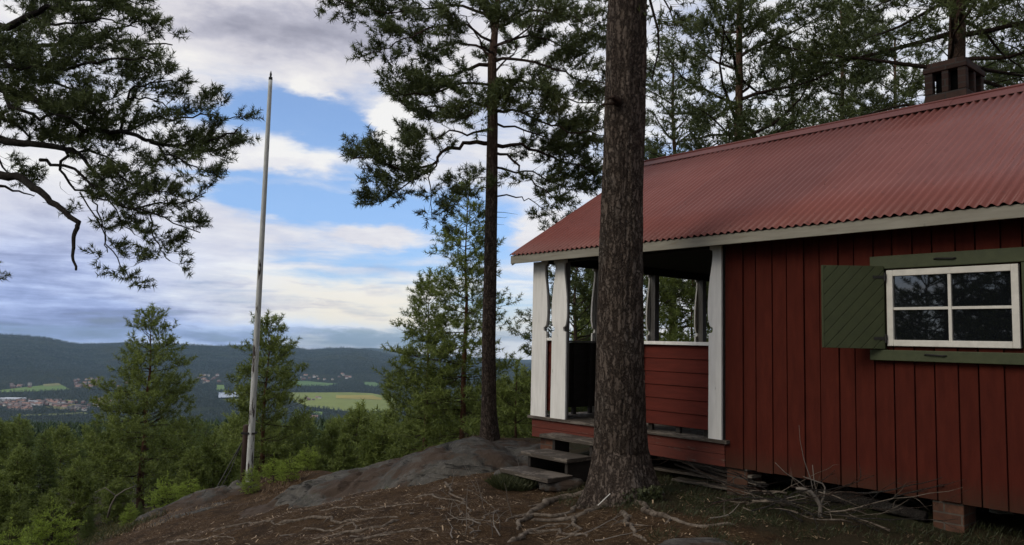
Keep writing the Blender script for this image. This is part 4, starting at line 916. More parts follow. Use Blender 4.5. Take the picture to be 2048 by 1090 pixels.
forest('forest', np.stack([x, y, z - .3], -1), h, .55, 11, 11, M_wood, 1, 'dense conifer forest covering the slope below the cabin', 'forest')
x, y, r = polar(26000, 500, 2500, .75); z = gh(x, y); h = rg.uniform(9, 18, len(x)) * (.8 + .35 * vnoise(x * .01, y * .01, 4)); h = np.minimum(h, 1.55 - .0955 * r - z); k_ = h > 3; x, y, z, h = x[k_], y[k_], z[k_], h[k_]
forest('forest', np.stack([x, y, z - 1], -1), h, .55, 5, 6, M_wood, 2, 'far forest stretching down to the valley floor', 'forest')
# ---- fields, lake
def V3(px, py, z=FLOOR + 4):
    p = Pz(px, py, z); return p
fields = []
def field(name, pts, col, dz=0., water=False):
    vs = [V3(*p) for p in pts]; cx = sum((v.x for v in vs)) / len(vs); cy = sum((v.y for v in vs)) / len(vs); fields.append(np.array([(v.x, v.y) for v in vs]))
    # subdivide into a draped fan grid
    mb = MB(); n = len(vs); rings = 8; out = []
    sub = []
    for i in range(n):
        a, b = vs[i], vs[(i + 1) % n]
        for t in range(4): q = a.lerp(b, t / 4); sub.append(q)
    allv = [(cx, cy)]; 
    for k_ in range(1, rings + 1):
        for q in sub: allv.append((cx + (q.x - cx) * k_ / rings, cy + (q.y - cy) * k_ / rings))
    av = np.array(allv); zz = gh(av[:, 0], av[:, 1]) + 1.5 + dz if not water else np.full(len(av), FLOOR + 5.) + dz
    m_ = len(sub); fs = [(0, 1 + i, 1 + (i + 1) % m_) for i in range(m_)]
    for k_ in range(1, rings):
        for i in range(m_): a = 1 + (k_ - 1) * m_ + i; b = 1 + (k_ - 1) * m_ + (i + 1) % m_; fs.append((a, a + m_, b + m_, b))
    mb.poly(np.concatenate([av, zz[:, None]], 1), fs)
    def fn(k):
        c = oc(k); n1 = k.noise(c, .004, 5, .6); n2 = k.noise(k.v('MULTIPLY', c, (1, .2, 1)), .05, 4); cc_ = k.mix(k.mr(n1, .35, .65), col, [x * .8 for x in col]); cc_ = k.mix(k.mr(n2, .4, .7, 0, .35), cc_, [x * 1.2 for x in col])
        return prin(k, cc_, .9 if not water else .15, spec=.1 if not water else .5)
    o = mb.build(name, material(name + '_surface', fn)); return tag(o, kind='structure')
G1, G2, G3 = (.19, .22, .055), (.13, .2, .055), (.1, .17, .06)
field('field', [(577, 784), (700, 784), (743, 786), (792, 795), (792, 826), (740, 824), (690, 820), (622, 812), (596, 804), (575, 795)], G1)
field('field', [(672, 790), (745, 790), (765, 796), (762, 799), (672, 796)], (.3, .25, .06), .8)
field('field', [(565, 761), (610, 761), (655, 765), (680, 766), (655, 771), (585, 771), (565, 775)], G3)
field('field', [(726, 763), (750, 764), (764, 770), (745, 772), (730, 769)], G3)
field('field', [(0, 778), (28, 775), (84, 769), (123, 768), (143, 778), (90, 781), (0, 783)], G2)
field('field', [(-80, 780), (0, 778), (0, 783), (-80, 788)], G2)
field('field', [(86, 767), (118, 765), (123, 769), (88, 771)], (.2, .19, .08), .6)
field('field', [(433, 768), (448, 768), (450, 781), (433, 780)], G2)
field('field', [(443, 798), (500, 797), (498, 804), (455, 803)], G1)
field('field', [(128, 798), (156, 798), (156, 801), (128, 801)], (.25, .26, .08))
field('field', [(28, 829), (105, 826), (170, 822), (178, 826), (100, 830), (30, 832)], (.13, .15, .05))
field('field', [(627, 820), (647, 821), (645, 827), (628, 826)], G2)
field('field', [(90, 812), (150, 806), (165, 812), (120, 818)], (.2, .19, .07))
field('lake', [(437, 785), (475, 784), (480, 794), (437, 796)], (.05, .08, .12), 0, True)
def inpoly(x, y, P_):
    c = np.zeros(len(x), bool); n = len(P_); j = n - 1
    for i in range(n):
        xi, yi, xj, yj = *P_[i], *P_[j]; hit = ((yi > y) != (yj > y)) & (x < (xj - xi) * (y - yi) / (yj - yi + 1e-9) + xi); c ^= hit; j = i
    return c
x, y, r = polar(60000, 2300, 5600, .85, -38, 14); keep = np.ones(len(x), bool)
for Pn in fields: keep &= ~inpoly(x, y, Pn)
# built-up areas stay open
towns = [[(0, 790), (215, 793), (215, 822), (0, 826)], [(150, 762), (205, 755), (235, 775), (150, 780)], [(600, 796), (672, 788), (676, 797), (600, 806)], [(395, 752), (440, 752), (440, 766), (395, 766)], [(585, 751), (705, 751), (705, 761), (585, 761)]]
tp_ = [np.array([(V3(*p).x, V3(*p).y) for p in t]) for t in towns]
for Pn in tp_: keep &= ~(inpoly(x, y, Pn) & (rg.rand(len(x)) < .3))
dn = vnoise(x * .004, y * .004, 9); keep &= (dn > .28) | (r > 4300)
x, y = x[keep], y[keep]; z = gh(x, y); forest('valley_woodland', np.stack([x, y, z - 1], -1), rg.uniform(9, 17, len(x)), .75, 3, 5, M_woodf, 3, 'dark tree belts between the fields on the valley floor', 'woodland')
x, y, r = polar(26000, 5000, 8000, 1., -38, 16); z = gh(x, y); forest('hill_forest', np.stack([x, y, z - 1], -1), rg.uniform(12, 22, len(x)), .9, 3, 4, M_woodf, 4, 'conifer forest covering the far hillsides', 'forest')
# ---- village houses
def house_proto(name, w_, l_, h_, wallc, roofc, label, group):
    e = empty(name, (0, 0, 0), label, 'house', group)
    w_ *= .8; l_ *= .8
    MB().box((-l_ / 2, -w_ / 2, -2), (l_ / 2, w_ / 2, h_)).build('wall', material(name + '_wall', lambda k: prin(k, wallc, .8)), e)
    MB().prism([(-w_ / 2 - .5, h_ + .01), (w_ / 2 + .5, h_ + .01), (0, h_ + w_ * .42)], -l_ / 2 - .5, l_ / 2 + .5, (Y_, Z_, X_)).build('roof', material(name + '_roof', lambda k: prin(k, roofc, .8)), e)
    return e
HPs = [house_proto('village_house', 9, 14, 5, (.18, .1, .085), (.14, .11, .1), '', ''), house_proto('village_house', 9, 13, 5, (.7, .68, .64), (.2, .13, .11), '', ''), house_proto('village_house', 10, 16, 4, (.4, .36, .32), (.28, .16, .12), '', ''), house_proto('village_house', 8, 11, 6, (.5, .46, .38), (.12, .11, .11), '', '')]
uh = set(); lbls = ['red walled house in the valley settlement', 'white walled house in the valley settlement', 'beige house with orange roof in the valley settlement', 'yellowish house with dark roof in the valley settlement']
def place_house(px, py, i, s=1.):
    o = HPs[i]
    if i in uh: o = copy_tree(o)
    uh.add(i); p = V3(px, py); o.location = (p.x, p.y, gz(p.x, p.y)); o.rotation_euler = (0, 0, rnd.uniform(-.5, .5)); o.scale = (s, s, s); o['label'] = lbls[i]; o['group'] = ['red houses', 'white houses', 'beige houses', 'yellow houses'][i] + ' in the valley settlement'
def cluster(n, x0, x1, y0, y1, wts=(4, 2, 3, 2), s=1.):
    for _ in range(n): place_house(rnd.uniform(x0, x1), rnd.uniform(y0, y1), rnd.choices(range(4), wts)[0], s * rnd.uniform(.8, 1.3))
cluster(44, 0, 60, 799, 812); cluster(34, 60, 130, 801, 812, s=1.1); cluster(26, 125, 180, 803, 820); cluster(14, 20, 60, 815, 819, (3, 1, 6, 1), 1.2); cluster(8, 188, 225, 797, 812, (2, 1, 6, 1), 1.3)
cluster(24, 150, 200, 758, 774, (6, 2, 2, 1), 1.3); cluster(10, 20, 70, 768, 774, (5, 1, 3, 1), 1.3); cluster(18, 398, 440, 752, 766, s=1.2); cluster(16, 600, 702, 753, 761, s=1.3); cluster(9, 600, 640, 795, 803, (5, 1, 1, 2), 1.); cluster(4, 615, 635, 831, 835, (0, 1, 5, 0), .9); cluster(8, 210, 260, 765, 775)
# large white halls on the left
hall = empty('industrial_hall', (0, 0, 0), 'large low white industrial hall at the left edge of the settlement', 'hall')
MB().box((-45, -16, -2), (45, 16, 9)).build('wall', material('hall_wall', lambda k: prin(k, (.6, .6, .58), .7)), hall); MB().box((-46, -17, 9.01), (46, 17, 10)).build('roof', material('hall_roof', lambda k: prin(k, (.55, .57, .6), .6)), hall)
for i, (px, py, s, lb) in enumerate(((8, 800, 1.0, None), (30, 798, .7, 'second low white industrial hall, right beside the large one'), (68, 804, .35, 'small white hall standing apart to the right of the industrial halls'), (236, 802, .5, 'white hall half hidden behind the broad bushy pine'))):
    o = hall if i == 0 else copy_tree(hall, lb); p = V3(px, py); o.location = (p.x, p.y, gz(p.x, p.y)); o.scale = (s, s, max(s, .8)); o.rotation_euler = (0, 0, .15)
# ------------------------------------------------------------------ flagpole
FB = P(495, 1000, 13.6); FB.z = gz(FB.x, FB.y) + .02
fp = empty('flagpole', FB, 'tall slim white flagpole with flaking paint, leaning slightly right', 'flagpole')
a = P(496, 996, 13.6) - FB; b_ = P(541, 160, 13.6) - FB; n = 60; pth = [a.lerp(b_, i / n) for i in range(n + 1)]
def _pole(k):
    c = oc(k, (8, 8, .9)); n1 = k.noise(c, 1.6, 5, .65); n2 = k.noise(oc(k, (14, 14, 3)), 2, 5, .6)
    z = k.n('ShaderNodeSeparateXYZ', {0: oc(k)}).outputs[2]
    lo = k.mr(z, 0, 5, .05, 0); col = k.mix(k.mr(n2, .3, .7), (.6, .6, .55), (.42, .42, .38)); pe = k.mr(k.m('ADD', n1, lo), .62, .635)
    return prin(k, k.mix(pe, col, (.05, .038, .03)), .7, pe, -.6, .004)
trk = MB().tube(pth, [.062 - .028 * i / n for i in range(n + 1)], 18).build('pole', material('flaking_white_paint', _pole), fp, smooth=True)
d = (b_ - a).normalized(); MB().tube([b_, b_ + d * .05, b_ + d * .055, b_ + d * .1, b_ + d * .16], [.034, .032, .015, .02, .003], 10).build('pole_tip', M_black, fp, smooth=True)
q0 = P(486, 1000, 13.7) - FB; q1 = P(493, 852, 13.7) - FB
MB().tube([q0, q0.lerp(q1, .5), q1, q1 + (q1 - q0).normalized() * .02], [.062, .06, .058, .04], 12).build('support_post', M_stain, fp, smooth=True)
for yy in (866, 970):
    c = P(495 + (992 - yy) * .05, yy, 13.63) - FB; mb = MB(); mb.box((-.13, -.085, -.018), (.085, -.072, .018)); mb.box((-.13, .05, -.018), (.085, .062, .018)); mb.box((.0855, -.085, -.017), (.095, .062, .017)); mb.box((-.14, -.085, -.017), (-.1305, .062, .017)); o = mb.build('strap', M_black, fp); o.location = c
mb = MB(); s0 = P(484, 885, 13.7) - FB; s1 = P(424, 1012, 13.2); s1.z = gz(s1.x, s1.y); s1 = s1 - FB
mb.tube([s0, s0.lerp(s1, .5), s1], [.012] * 3, 6); mb.tube([s0, s0.lerp(s1, .5) + Vector((.05, 0, -.04)), s1 + Vector((.06, 0, 0))], [.008] * 3, 6); mb.tube([s1 - UP * .1, s1 + UP * .12], [.02, .018], 6); mb.build('stay', M_black, fp)
# ------------------------------------------------------------------ roots, twigs and litter
r = random.Random(99)
def root(pts, rad, label=None, group=None, name='tree_root', mat=M_rootm, sink=.3, cat='root'):
    w = []
    for x_, y_ in pts: w.append(on(x_, y_))
    path = []
    for i in range(len(w) - 1):
        n_ = max(2, int((w[i + 1] - w[i]).length / .06))
        for j in range(n_): path.append(w[i].lerp(w[i + 1], j / n_))
    path.append(w[-1]); n_ = len(path); out = []
    ph = r.uniform(0, 9)
    for i, p in enumerate(path):
        wb = Vector((.022 * math.sin(i * .9 + ph) + .012 * math.sin(i * 2.3 + ph), .02 * math.cos(i * .8 + ph * 2), 0)); p = p + wb; e = rad * (1 - .65 * i / n_)
        out.append(Vector((p.x, p.y, gz(p.x, p.y) + e * (.45 + .5 * math.sin(i * .5 + ph)) * (1 - sink) - (.03 if i in (0, n_ - 1) else 0))))
    c = out[0].copy(); mb = MB().tube([q - c for q in out], [rad * (1 - .65 * i / n_) * (1 + .15 * math.sin(i * 1.7)) for i in range(n_)], 8)
    if n_ > 8:
        for f_ in (.35, .6):
            i = int(n_ * f_); q = out[i]; dd = (out[i + 1] - out[i - 1]).normalized(); sd = Vector((-dd.y, dd.x, 0)) * r.choice((-1, 1)); qq = [q + (dd * .6 + sd * .7) * (.07 * j) for j in range(5)]
            qq = [Vector((v.x, v.y, gz(v.x, v.y) + rad * .25 - .006 * j)) for j, v in enumerate(qq)]; mb.tube([v - c for v in qq], [rad * .4, rad * .35, rad * .3, rad * .22, rad * .1], 6)
    o = mb.build(name, mat, smooth=True); o.location = c; return tag(o, label, cat, group)
G_ = 'roots surfacing in the dirt'
lr = 'thin pale root surfacing in the brown needle-covered dirt'
for pts, rad in (([(1190, 985), (1120, 1000), (1070, 1020), (1030, 1060)], .028), ([(1215, 1010), (1150, 1035), (1090, 1045), (1050, 1040)], .022), ([(1270, 1000), (1300, 1030), (1390, 1055), (1480, 1050)], .022),
    ([(1180, 1000), (1110, 1035), (1060, 1030), (1000, 1045)], .016), ([(1250, 1020), (1260, 1060), (1300, 1085)], .018), ([(1140, 1040), (1160, 1060), (1110, 1085)], .014)):
    root(pts, rad * 1.5, 'gnarled grey root running out from the foot of the thick pine', 'roots of the thick pine')
for pts, rad in (([(560, 1045), (640, 1035), (720, 1040), (800, 1035)], .018), ([(600, 1060), (700, 1050), (760, 1060)], .012), ([(800, 1040), (760, 1055), (700, 1065), (620, 1080)], .016), ([(830, 995), (900, 1000), (930, 1005)], .012), ([(895, 965), (900, 985), (925, 1000), (940, 1030), (950, 1080)], .012),
    ([(640, 1020), (700, 1015), (790, 1012), (850, 1008)], .012), ([(700, 1085), (760, 1070), (830, 1060), (880, 1065)], .014), ([(1000, 1020), (960, 1040), (920, 1035), (870, 1045)], .011), ([(1020, 1085), (1060, 1065), (1120, 1060), (1180, 1075)], .02), ([(1040, 1060), (1100, 1050), (1150, 1052)], .012), ([(430, 1060), (500, 1045), (560, 1050), (600, 1035)], .016), ([(330, 1085), (420, 1075), (480, 1080)], .014)):
    root(pts, rad * 1.2, lr, G_)
def twig(name, label, cat, p, d, L, rad, seed, group=None, forks=3, mat=M_deadw, up=0., wob=.18):
    rr_ = random.Random(seed); mb = MB(); q = bend(Vector(), d, L, 8, rr_, up, wob); mb.tube(q, [rad * (1 - .75 * i / 8) for i in range(9)], 6)
    for j in range(forks):
        i = rr_.randint(2, 7); e = (q[i] - q[i - 1]).normalized(); s = bend(q[i], e + rv(rr_, .6), L * rr_.uniform(.15, .4), 5, rr_, up, .2); mb.tube(s, [rad * .45 * (1 - .15 * k_) for k_ in range(6)], 5)
    o = mb.build(name, mat, smooth=True); o.location = p; return tag(o, label, cat, group)
# forked dead branch and brush heap at the wall
p = on(1640, 1052); mb = MB(); rr_ = random.Random(5); dd = (EYE - p).length
def Q(px, py, o_=0): return P(px, py, 6.25 + o_) - p
mb.tube([Q(1636, 1056), Q(1640, 1030), Q(1641, 1012), Q(1632, 995), Q(1620, 983), Q(1605, 978), Q(1592, 977)], [.02, .018, .017, .016, .015, .014, .008], 8)
mb.tube([Q(1641, 1010), Q(1648, 992), Q(1650, 975), Q(1645, 967), Q(1620, 958), Q(1606, 953)], [.012, .009, .007, .006, .004, .002], 6)
for pts in ([(1628, 990), (1622, 960), (1608, 920), (1600, 880), (1598, 850)], [(1620, 985), (1600, 965), (1570, 945), (1550, 925)], [(1636, 1000), (1628, 960), (1625, 930)], [(1645, 1010), (1655, 1005), (1662, 1018)], [(1640, 1000), (1600, 990), (1560, 1000)]): mb.tube([Q(*v, .03) for v in pts], [.005, .004, .003, .002, .0012][:len(pts)], 5)
o = mb.build('dead_branch', M_deadw, smooth=True); o.location = p; tag(o, 'forked grey dead branch standing upright in front of the brush heap', 'branch')
for i in range(56):
    px = r.uniform(1480, 1780); py = 990 + (px - 1480) * .14 + r.uniform(-4, 44); q = on(px, py); q.z += r.uniform(.01, .15)
    L = r.uniform(.35, 1.1); a = r.gauss(0, .28) + (math.pi if r.random() < .5 else 0) - .55; twig('fallen_branch', 'thin dry branch in the brush heap under the cabin wall', 'branch', q, Vector((math.cos(a), math.sin(a), r.uniform(-.06, .12))), L, r.uniform(.003, .01), 200 + i, 'dry branches of the brush heap', 2, r.choice((M_limbg, M_limb, M_rootm, M_limbg)))
for i, (px, py, a, L) in enumerate(((760, 1075, .1, .5), (820, 1030, .6, .35), (700, 1075, .0, .3), (905, 1080, 2.2, .6), (1000, 1075, 1.9, .5), (960, 1050, 2.4, .45), (1150, 1075, .3, .5), (870, 1020, .2, .3), (660, 1055, .2, .4), (1190, 1085, .0, .4), (940, 1070, 1.1, .5), (560, 1075, .1, .4), (1420, 1040, .2, .3))):
    q = on(px, py); q.z += .015; twig('fallen_twig', 'small dry twig lying on the brown dirt', 'twig', q, Vector((math.cos(a), math.sin(a), .02)), L, .007, 300 + i, 'dry twigs on the dirt', 3, wob=.12)
for i, (px, py, hh) in enumerate(((955, 985, .3), (965, 1010, .35), (925, 1040, .4), (1000, 1060, .5), (1045, 965, .3), (930, 1070, .4), (900, 985, .25), (1025, 1040, .35), (985, 1075, .35))):
    q = on(px, py); twig('dry_sprig', 'leafless thin sprig sticking up from the dirt', 'sprig', q, Vector((r.uniform(-.4, .4), 0, 1)), hh, .0035, 400 + i, 'leafless sprigs in the dirt', 5, M_deadw, .1, .15)
q = on(1205, 1012); o = MB().tube([Vector((-.055, 0, .03)), Vector((.055, .02, .13))], [.004, .004], 6).build('white_stick', material('bare_white_wood', lambda k: prin(k, (.7, .66, .58), .7)), None); o.location = q - Vector((0, .12, 0)); tag(o, 'short bare white stick leaning at the foot of the thick pine', 'stick')
mb = MB(); p = P(215, 1035, 13.5); mb.tube([P(x_, y_, 13.5) - p for x_, y_ in ((215, 1035), (222, 1010), (232, 992), (250, 980), (270, 972))], [.02, .017, .014, .01, .006], 6); mb.tube([P(x_, y_, 13.5) - p for x_, y_ in ((232, 992), (210, 975), (190, 985))], [.01, .007, .004], 5); o = mb.build('dead_branch', M_deadw, smooth=True); o.location = p; tag(o, 'curved bare grey branch showing among the young trees left of the bedrock ledge', 'branch')
# loose litter
def scatter(name, pts, lrng, wrng, mat, label, cat, seed, upness=.1, tb=.5, curl=True):
    rg_ = np.random.RandomState(seed); N = len(pts); L = rg_.uniform(*lrng, N); w_ = rg_.uniform(*wrng, N); a = rg_.uniform(0, 6.28, N); el = np.abs(rg_.normal(upness, .18 if upness < 1 else .25, N))
    d = np.stack([np.cos(a) * np.cos(el), np.sin(a) * np.cos(el), np.sin(el)], -1); s = np.stack([-np.sin(a), np.cos(a), 0 * a], -1)
    b0 = pts - s * w_[:, None] / 2; b1 = pts + s * w_[:, None] / 2; mdl = pts + d * L[:, None] * .6; d2 = d.copy(); d2[:, 2] -= .35; tip = mdl + d2 * L[:, None] * .4
    if upness < 1: v = np.stack([b0, b1, b1 + d * L[:, None], b0 + d * L[:, None]], 1); f = np.arange(4 * N).reshape(-1, 4)
    else: v = np.stack([b0, b1, mdl + s * w_[:, None] * .3, tip], 1); f = np.arange(4 * N).reshape(-1, 4)
    tn = np.repeat(np.clip(rg_.normal(tb, .28, N), 0, 1), 4); o = np_mesh(name, v.reshape(-1, 3), f, mat, tint=tn); return tag(o, label, cat, kind='stuff')
rg_ = np.random.RandomState(8)
def area(n, x0, x1, y0, y1, cond=None):
    x = rg_.uniform(x0, x1, n); y = rg_.uniform(y0, y1, n); 
    if cond is not None: k_ = cond(x, y); x, y = x[k_], y[k_]
    return np.stack([x, y, gh(x, y) + .004], -1)
hv = lambda x, y: (x - O.x) * V.x + (y - O.y) * V.y
hu = lambda x, y: (x - O.x) * U.x + (y - O.y) * U.y
cl = lambda x, y: fbm(x * 2.2, y * 2.2, 4, 77)
pts = area(52000, -5.5, 4.5, 5, 12, lambda x, y: (cl(x, y) > -.16) & (rg_.rand(len(x)) < np.exp(-(y - 5) * .12)) & (hv(x, y) < .1))
scatter('needle_litter', pts, (.012, .055), (.0015, .005), M_litter, 'brown needles, bark chips and cone bits littering the dirt', 'litter', 1, .12, .35)
pts = area(3000, -5, 4, 5.2, 10.5, lambda x, y: (hv(x, y) < -.2) & (cl(x, y) > -.25)); scatter('bark_chips', pts, (.015, .06), (.004, .012), M_litter, 'pale bark and wood chips scattered on the dirt', 'litter', 2, .1, .75)
def gcond(x, y):
    v = hv(x, y); u_ = hu(x, y); dn = cl(x, y); tr = np.hypot(x - 1.065, y - 7.5)
    m1 = (v > -1.25 + .5 * dn) & (v < .35) & (u_ > 1.35) & (dn > -.2); m2 = (tr < .75) & (dn > -.05) & (tr > .24) & (x > .9); m3 = (np.hypot(x - .35, y - 8.62) < .26); m4 = (u_ > 3.3) & (v < -.2) & (v > -2.) & (dn > -.05)
    return m1 | m2 | m3 | m4
pts = area(120000, 0, 7, 4.5, 9.5, gcond); pts = pts[:13000]; scatter('grass', pts, (.02, .085), (.002, .005), M_grass, 'thin short grass along the cabin wall and around the pine foot', 'grass', 3, 1.05, .4)
tuft = H(.72, -.98, 0); pts = area(5200, tuft.x - .28, tuft.x + .25, tuft.y - .2, tuft.y + .28, lambda x, y: np.hypot(x - tuft.x, y - tuft.y) < .24); scatter('grass', pts, (.06, .17), (.003, .006), M_grass, 'clump of longer green grass under the lowest porch step', 'grass', 4, 1.15, .45)
# low plants over the left corner and rim
def rimc(x, y):
    s = np.maximum(y - (12.3 - .42 * np.minimum(x, 3)), -x - 5.2); d_ = fbm(x * 1.3, y * 1.3, 4, 55); return (s > -.1 + .9 * d_) & (s < 9) & (d_ > -.3) & ((x < -5.3) | (s > .5) | (d_ > .1))
pts = area(150000, -14, 2.5, 8, 19, rimc)[:90000]; pts[:, 2] += .0; scatter('shrub_cover', pts, (.03, .11), (.007, .018), M_shrub, 'low blueberry and heather cover on the slope rim', 'shrubs', 5, 1.0, .3)
pts = area(6000, -5.8, -3.2, 11, 13.8, lambda x, y: fbm(x * 2, y * 2, 3, 66) > .05); scatter('heather', pts, (.04, .11), (.004, .01), M_litter, 'brown dry heather tufts growing on the bedrock ledge', 'heather', 6, 1.0, .4)
# leafy sprigs at the pine foot
mbv = []; 
pts = area(1500, .95, 1.5, 6.9, 7.4, lambda x, y: np.hypot(x - 1.2, y - 7.2) < .2); pts[:, 2] += rg_.uniform(0, .1, len(pts)); scatter('sprouting_leaves', pts, (.015, .035), (.012, .02), M_grass, 'small green leaves sprouting at the foot of the thick pine', 'plant', 7, .9, .5)
# ------------------------------------------------------------------ sky
SUN_EL, SUN_AZ = R_(32), R_(-118)      # azimuth clockwise from +Y: sun from behind left
wld = bpy.data.worlds.new('World'); bpy.context.scene.world = wld; wld.use_nodes = True; t = wld.node_tree; t.nodes.clear(); k = NT(t)
tc = k.n('ShaderNodeTexCoord'); D = k.v('NORMALIZE', tc.outputs['Generated']); sp = k.n('ShaderNodeSeparateXYZ', {0: D}); dx, dy, dz = sp.outputs
AZ = k.m('ARCTAN2', dx, dy); EL = k.m('ARCSINE', dz); AE = k.n('ShaderNodeCombineXYZ', {0: AZ, 1: EL, 2: 0.}).outputs[0]
# domain warp so that the shapes are ragged
W1 = k.n('ShaderNodeTexNoise', {'Vector': k.v('MULTIPLY', AE, (6, 16, 1)), 'Scale': 1.3, 'Detail': 6, 'Roughness': .6}).outputs[1]
AEw = k.v('ADD', AE, k.v('MULTIPLY', k.v('SUBTRACT', W1, (.5, .5, .5)), (.16, .06, 0)))
def gau(px, py, sx, sy, amp, src=None):
    a_, s_ = _az(px, py); c = (math.radians(a_), math.atan(s_), 0); q = k.v('MULTIPLY', k.v('SUBTRACT', src or AEw, c), (F / sx, F / sy, 0)); d2 = k.v('DOT_PRODUCT', q, q)
    return k.m('MULTIPLY', k.m('EXPONENT', k.m('MULTIPLY', d2, -1.)), amp)
def total(base, gs):
    s = base
    for g in gs: s = k.m('ADD', s, gau(*g))
    return s
nA = k.noise(k.v('MULTIPLY', AE, (3.2, 9, 1)), 2.2, 9, .6, .3); nB = k.noise(k.v('MULTIPLY', AE, (3, 26, 1)), 2., 8, .6, .4); nC = k.noise(k.v('MULTIPLY', AE, (9, 20, 1)), 2.4, 8, .6, .2)
na_ = k.m('SUBTRACT', nA, .5); nb_ = k.m('SUBTRACT', nB, .5); nc_ = k.m('SUBTRACT', nC, .5)
lowf = k.mr(EL, .17, .05)
cover = total(k.m('MULTIPLY_ADD', na_, 1.0, k.m('MULTIPLY_ADD', nb_, k.m('MULTIPLY_ADD', lowf, .9, .8), .9)), [
    (470, 225, 110, 40, -.95), (660, 250, 120, 60, -1.1), (600, 190, 60, 25, -.4), (700, 340, 60, 24, -.5), (580, 395, 150, 26, -1.), (800, 415, 170, 36, -1.15), (930, 440, 100, 40, -.8), (640, 560, 130, 12, -.45), (470, 395, 100, 20, -.6),
    (760, 672, 160, 16, -.9), (500, 655, 200, 12, -.4), (960, 620, 80, 30, -.45), (1080, 590, 120, 60, -.35), (820, 500, 140, 18, -.7), (700, 520, 140, 14, -.5), (560, 350, 200, 14, -.5), (880, 545, 100, 14, -.5), (1250, 330, 90, 40, -.3), (1370, 330, 60, 30, -.7), (450, 345, 80, 10, -.3), (980, 480, 60, 60, -.4),
    (625, 165, 36, 26, 1.2), (410, 190, 50, 20, .7), (790, 255, 45, 45, 1.2), (580, 310, 170, 26, .65), (760, 470, 70, 20, .9), (640, 640, 110, 18, .9), (120, 480, 260, 160, .6), (560, 60, 340, 60, .9), (1090, 470, 60, 30, .9)])
cf = k.mr(cover, .15, 1.1, .1, 1, True)
bright = total(k.m('MULTIPLY_ADD', na_, .62, k.m('MULTIPLY_ADD', nc_, .45, k.m('MULTIPLY_ADD', nb_, k.m('MULTIPLY', lowf, 1.5), .76))), [
    (560, 60, 240, 50, -.5), (800, 40, 120, 50, -.16), (560, 128, 220, 16, -.12), (340, 100, 60, 50, .12), (720, 130, 100, 24, .1), (625, 170, 40, 30, .2), (790, 250, 45, 45, .34), (600, 305, 190, 28, .26), (600, 575, 280, 42, .26), (650, 635, 110, 22, .26), (900, 620, 160, 60, .25), (500, 480, 200, 60, .0),
    (90, 520, 220, 110, -.26), (150, 635, 300, 46, -.3), (640, 606, 55, 5, -.4), (470, 571, 60, 6, -.3), (330, 600, 130, 8, -.15), (740, 590, 60, 8, -.2), (400, 662, 330, 14, -.34), (760, 540, 50, 12, -.25), (600, 574, 30, 4, -.25), (540, 612, 120, 5, -.25), (1500, 150, 500, 160, .25), (1080, 640, 120, 60, .2), (150, 120, 250, 150, .1), (100, 330, 180, 60, .15), (1200, 420, 200, 160, .12), (620, 690, 60, 5, .4), (850, 697, 60, 6, .4)])
cc = k.ramp(bright, [(0, (.24, .25, .31)), (.25, (.34, .36, .47)), (.46, (.49, .51, .63)), (.64, (.67, .68, .77)), (.92, (.84, .84, .87)), (1, (.9, .9, .9))])
warm = k.m('MINIMUM', total(0., [(640, 600, 300, 42, .8), (700, 640, 160, 20, .5), (900, 650, 200, 40, .6), (620, 690, 80, 6, .6), (850, 695, 100, 8, .9), (1350, 560, 200, 80, .6)]), 1.)
cc = k.mix(k.m('MULTIPLY', warm, .8), cc, (1., .93, .78), 'MULTIPLY')
topw = k.m('MINIMUM', total(0., [(560, 60, 400, 90, 1.)]), 1.); cc = k.mix(topw, cc, (1.02, .98, .93), 'MULTIPLY')
cool = k.m('MINIMUM', total(0., [(60, 560, 330, 110, .8), (300, 658, 520, 22, 1.2), (100, 640, 300, 50, .6)]), 1.); cc = k.mix(cool, cc, (.74, .9, 1.2), 'MULTIPLY')
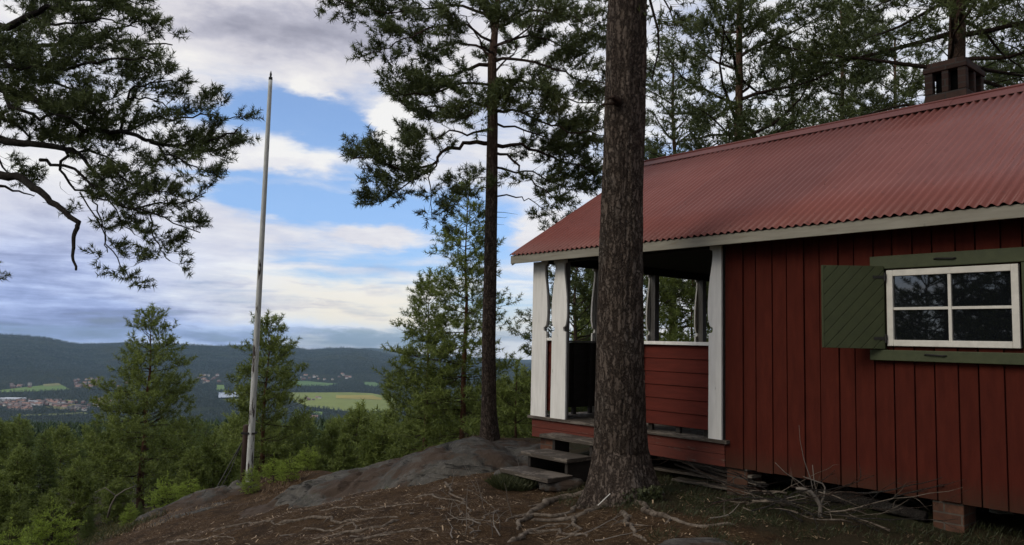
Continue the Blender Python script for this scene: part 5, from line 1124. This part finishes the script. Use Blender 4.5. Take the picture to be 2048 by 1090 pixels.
sky = k.n('ShaderNodeTexSky', sky_type='NISHITA'); sky.sun_disc = False; sky.sun_elevation = SUN_EL; sky.sun_rotation = SUN_AZ; sky.altitude = 300
bg1 = k.n('ShaderNodeBackground', {'Color': k.mix(1., sky.outputs[0], k.mix(k.mr(EL, .03, .22), (.66, .92, 1.5), (.95, 1.2, 1.55)), 'MULTIPLY'), 'Strength': .12}); bg2 = k.n('ShaderNodeBackground', {'Color': cc, 'Strength': 1.})
ms = k.n('ShaderNodeMixShader', {0: cf, 1: bg1.outputs[0], 2: bg2.outputs[0]}); wo = t.nodes.new('ShaderNodeOutputWorld'); t.links.new(ms.outputs[0], wo.inputs[0])
wld.cycles.sampling_method = 'MANUAL'; wld.cycles.sample_map_resolution = 512
sl_ = bpy.data.lights.new('sun', 'SUN'); sl_.energy = 1.35; sl_.angle = R_(28); sl_.color = (1., .93, .82); so = bpy.data.objects.new('sun', sl_); C.objects.link(so)
sd = Vector((math.sin(SUN_AZ) * math.cos(SUN_EL), math.cos(SUN_AZ) * math.cos(SUN_EL), math.sin(SUN_EL))); so.rotation_euler = sd.to_track_quat('Z', 'Y').to_euler()
# ------------------------------------------------------------------ haze
hz = MB().box((-16600, -16600, -460), (16600, 16600, 60)).build('haze', None); hm = bpy.data.materials.new('haze_air'); hm.use_nodes = True; t = hm.node_tree; t.nodes.clear(); k = NT(t)
pv = k.n('ShaderNodeVolumePrincipled', {'Color': (.52, .76, 1., 1), 'Density': 3.3e-5, 'Anisotropy': .2}); ho = t.nodes.new('ShaderNodeOutputMaterial'); t.links.new(pv.outputs[0], ho.inputs['Volume']); hz.data.materials.append(hm); tag(hz, kind='stuff', label='thin pale blue haze over the whole valley', cat='haze')
sc = bpy.context.scene
sc.view_settings.view_transform = 'Standard'; sc.view_settings.look = 'None'; sc.view_settings.exposure = 0; sc.view_settings.gamma = 1
sc.cycles.max_bounces = 6; sc.cycles.diffuse_bounces = 3; sc.cycles.volume_bounces = 1; sc.cycles.transparent_max_bounces = 8
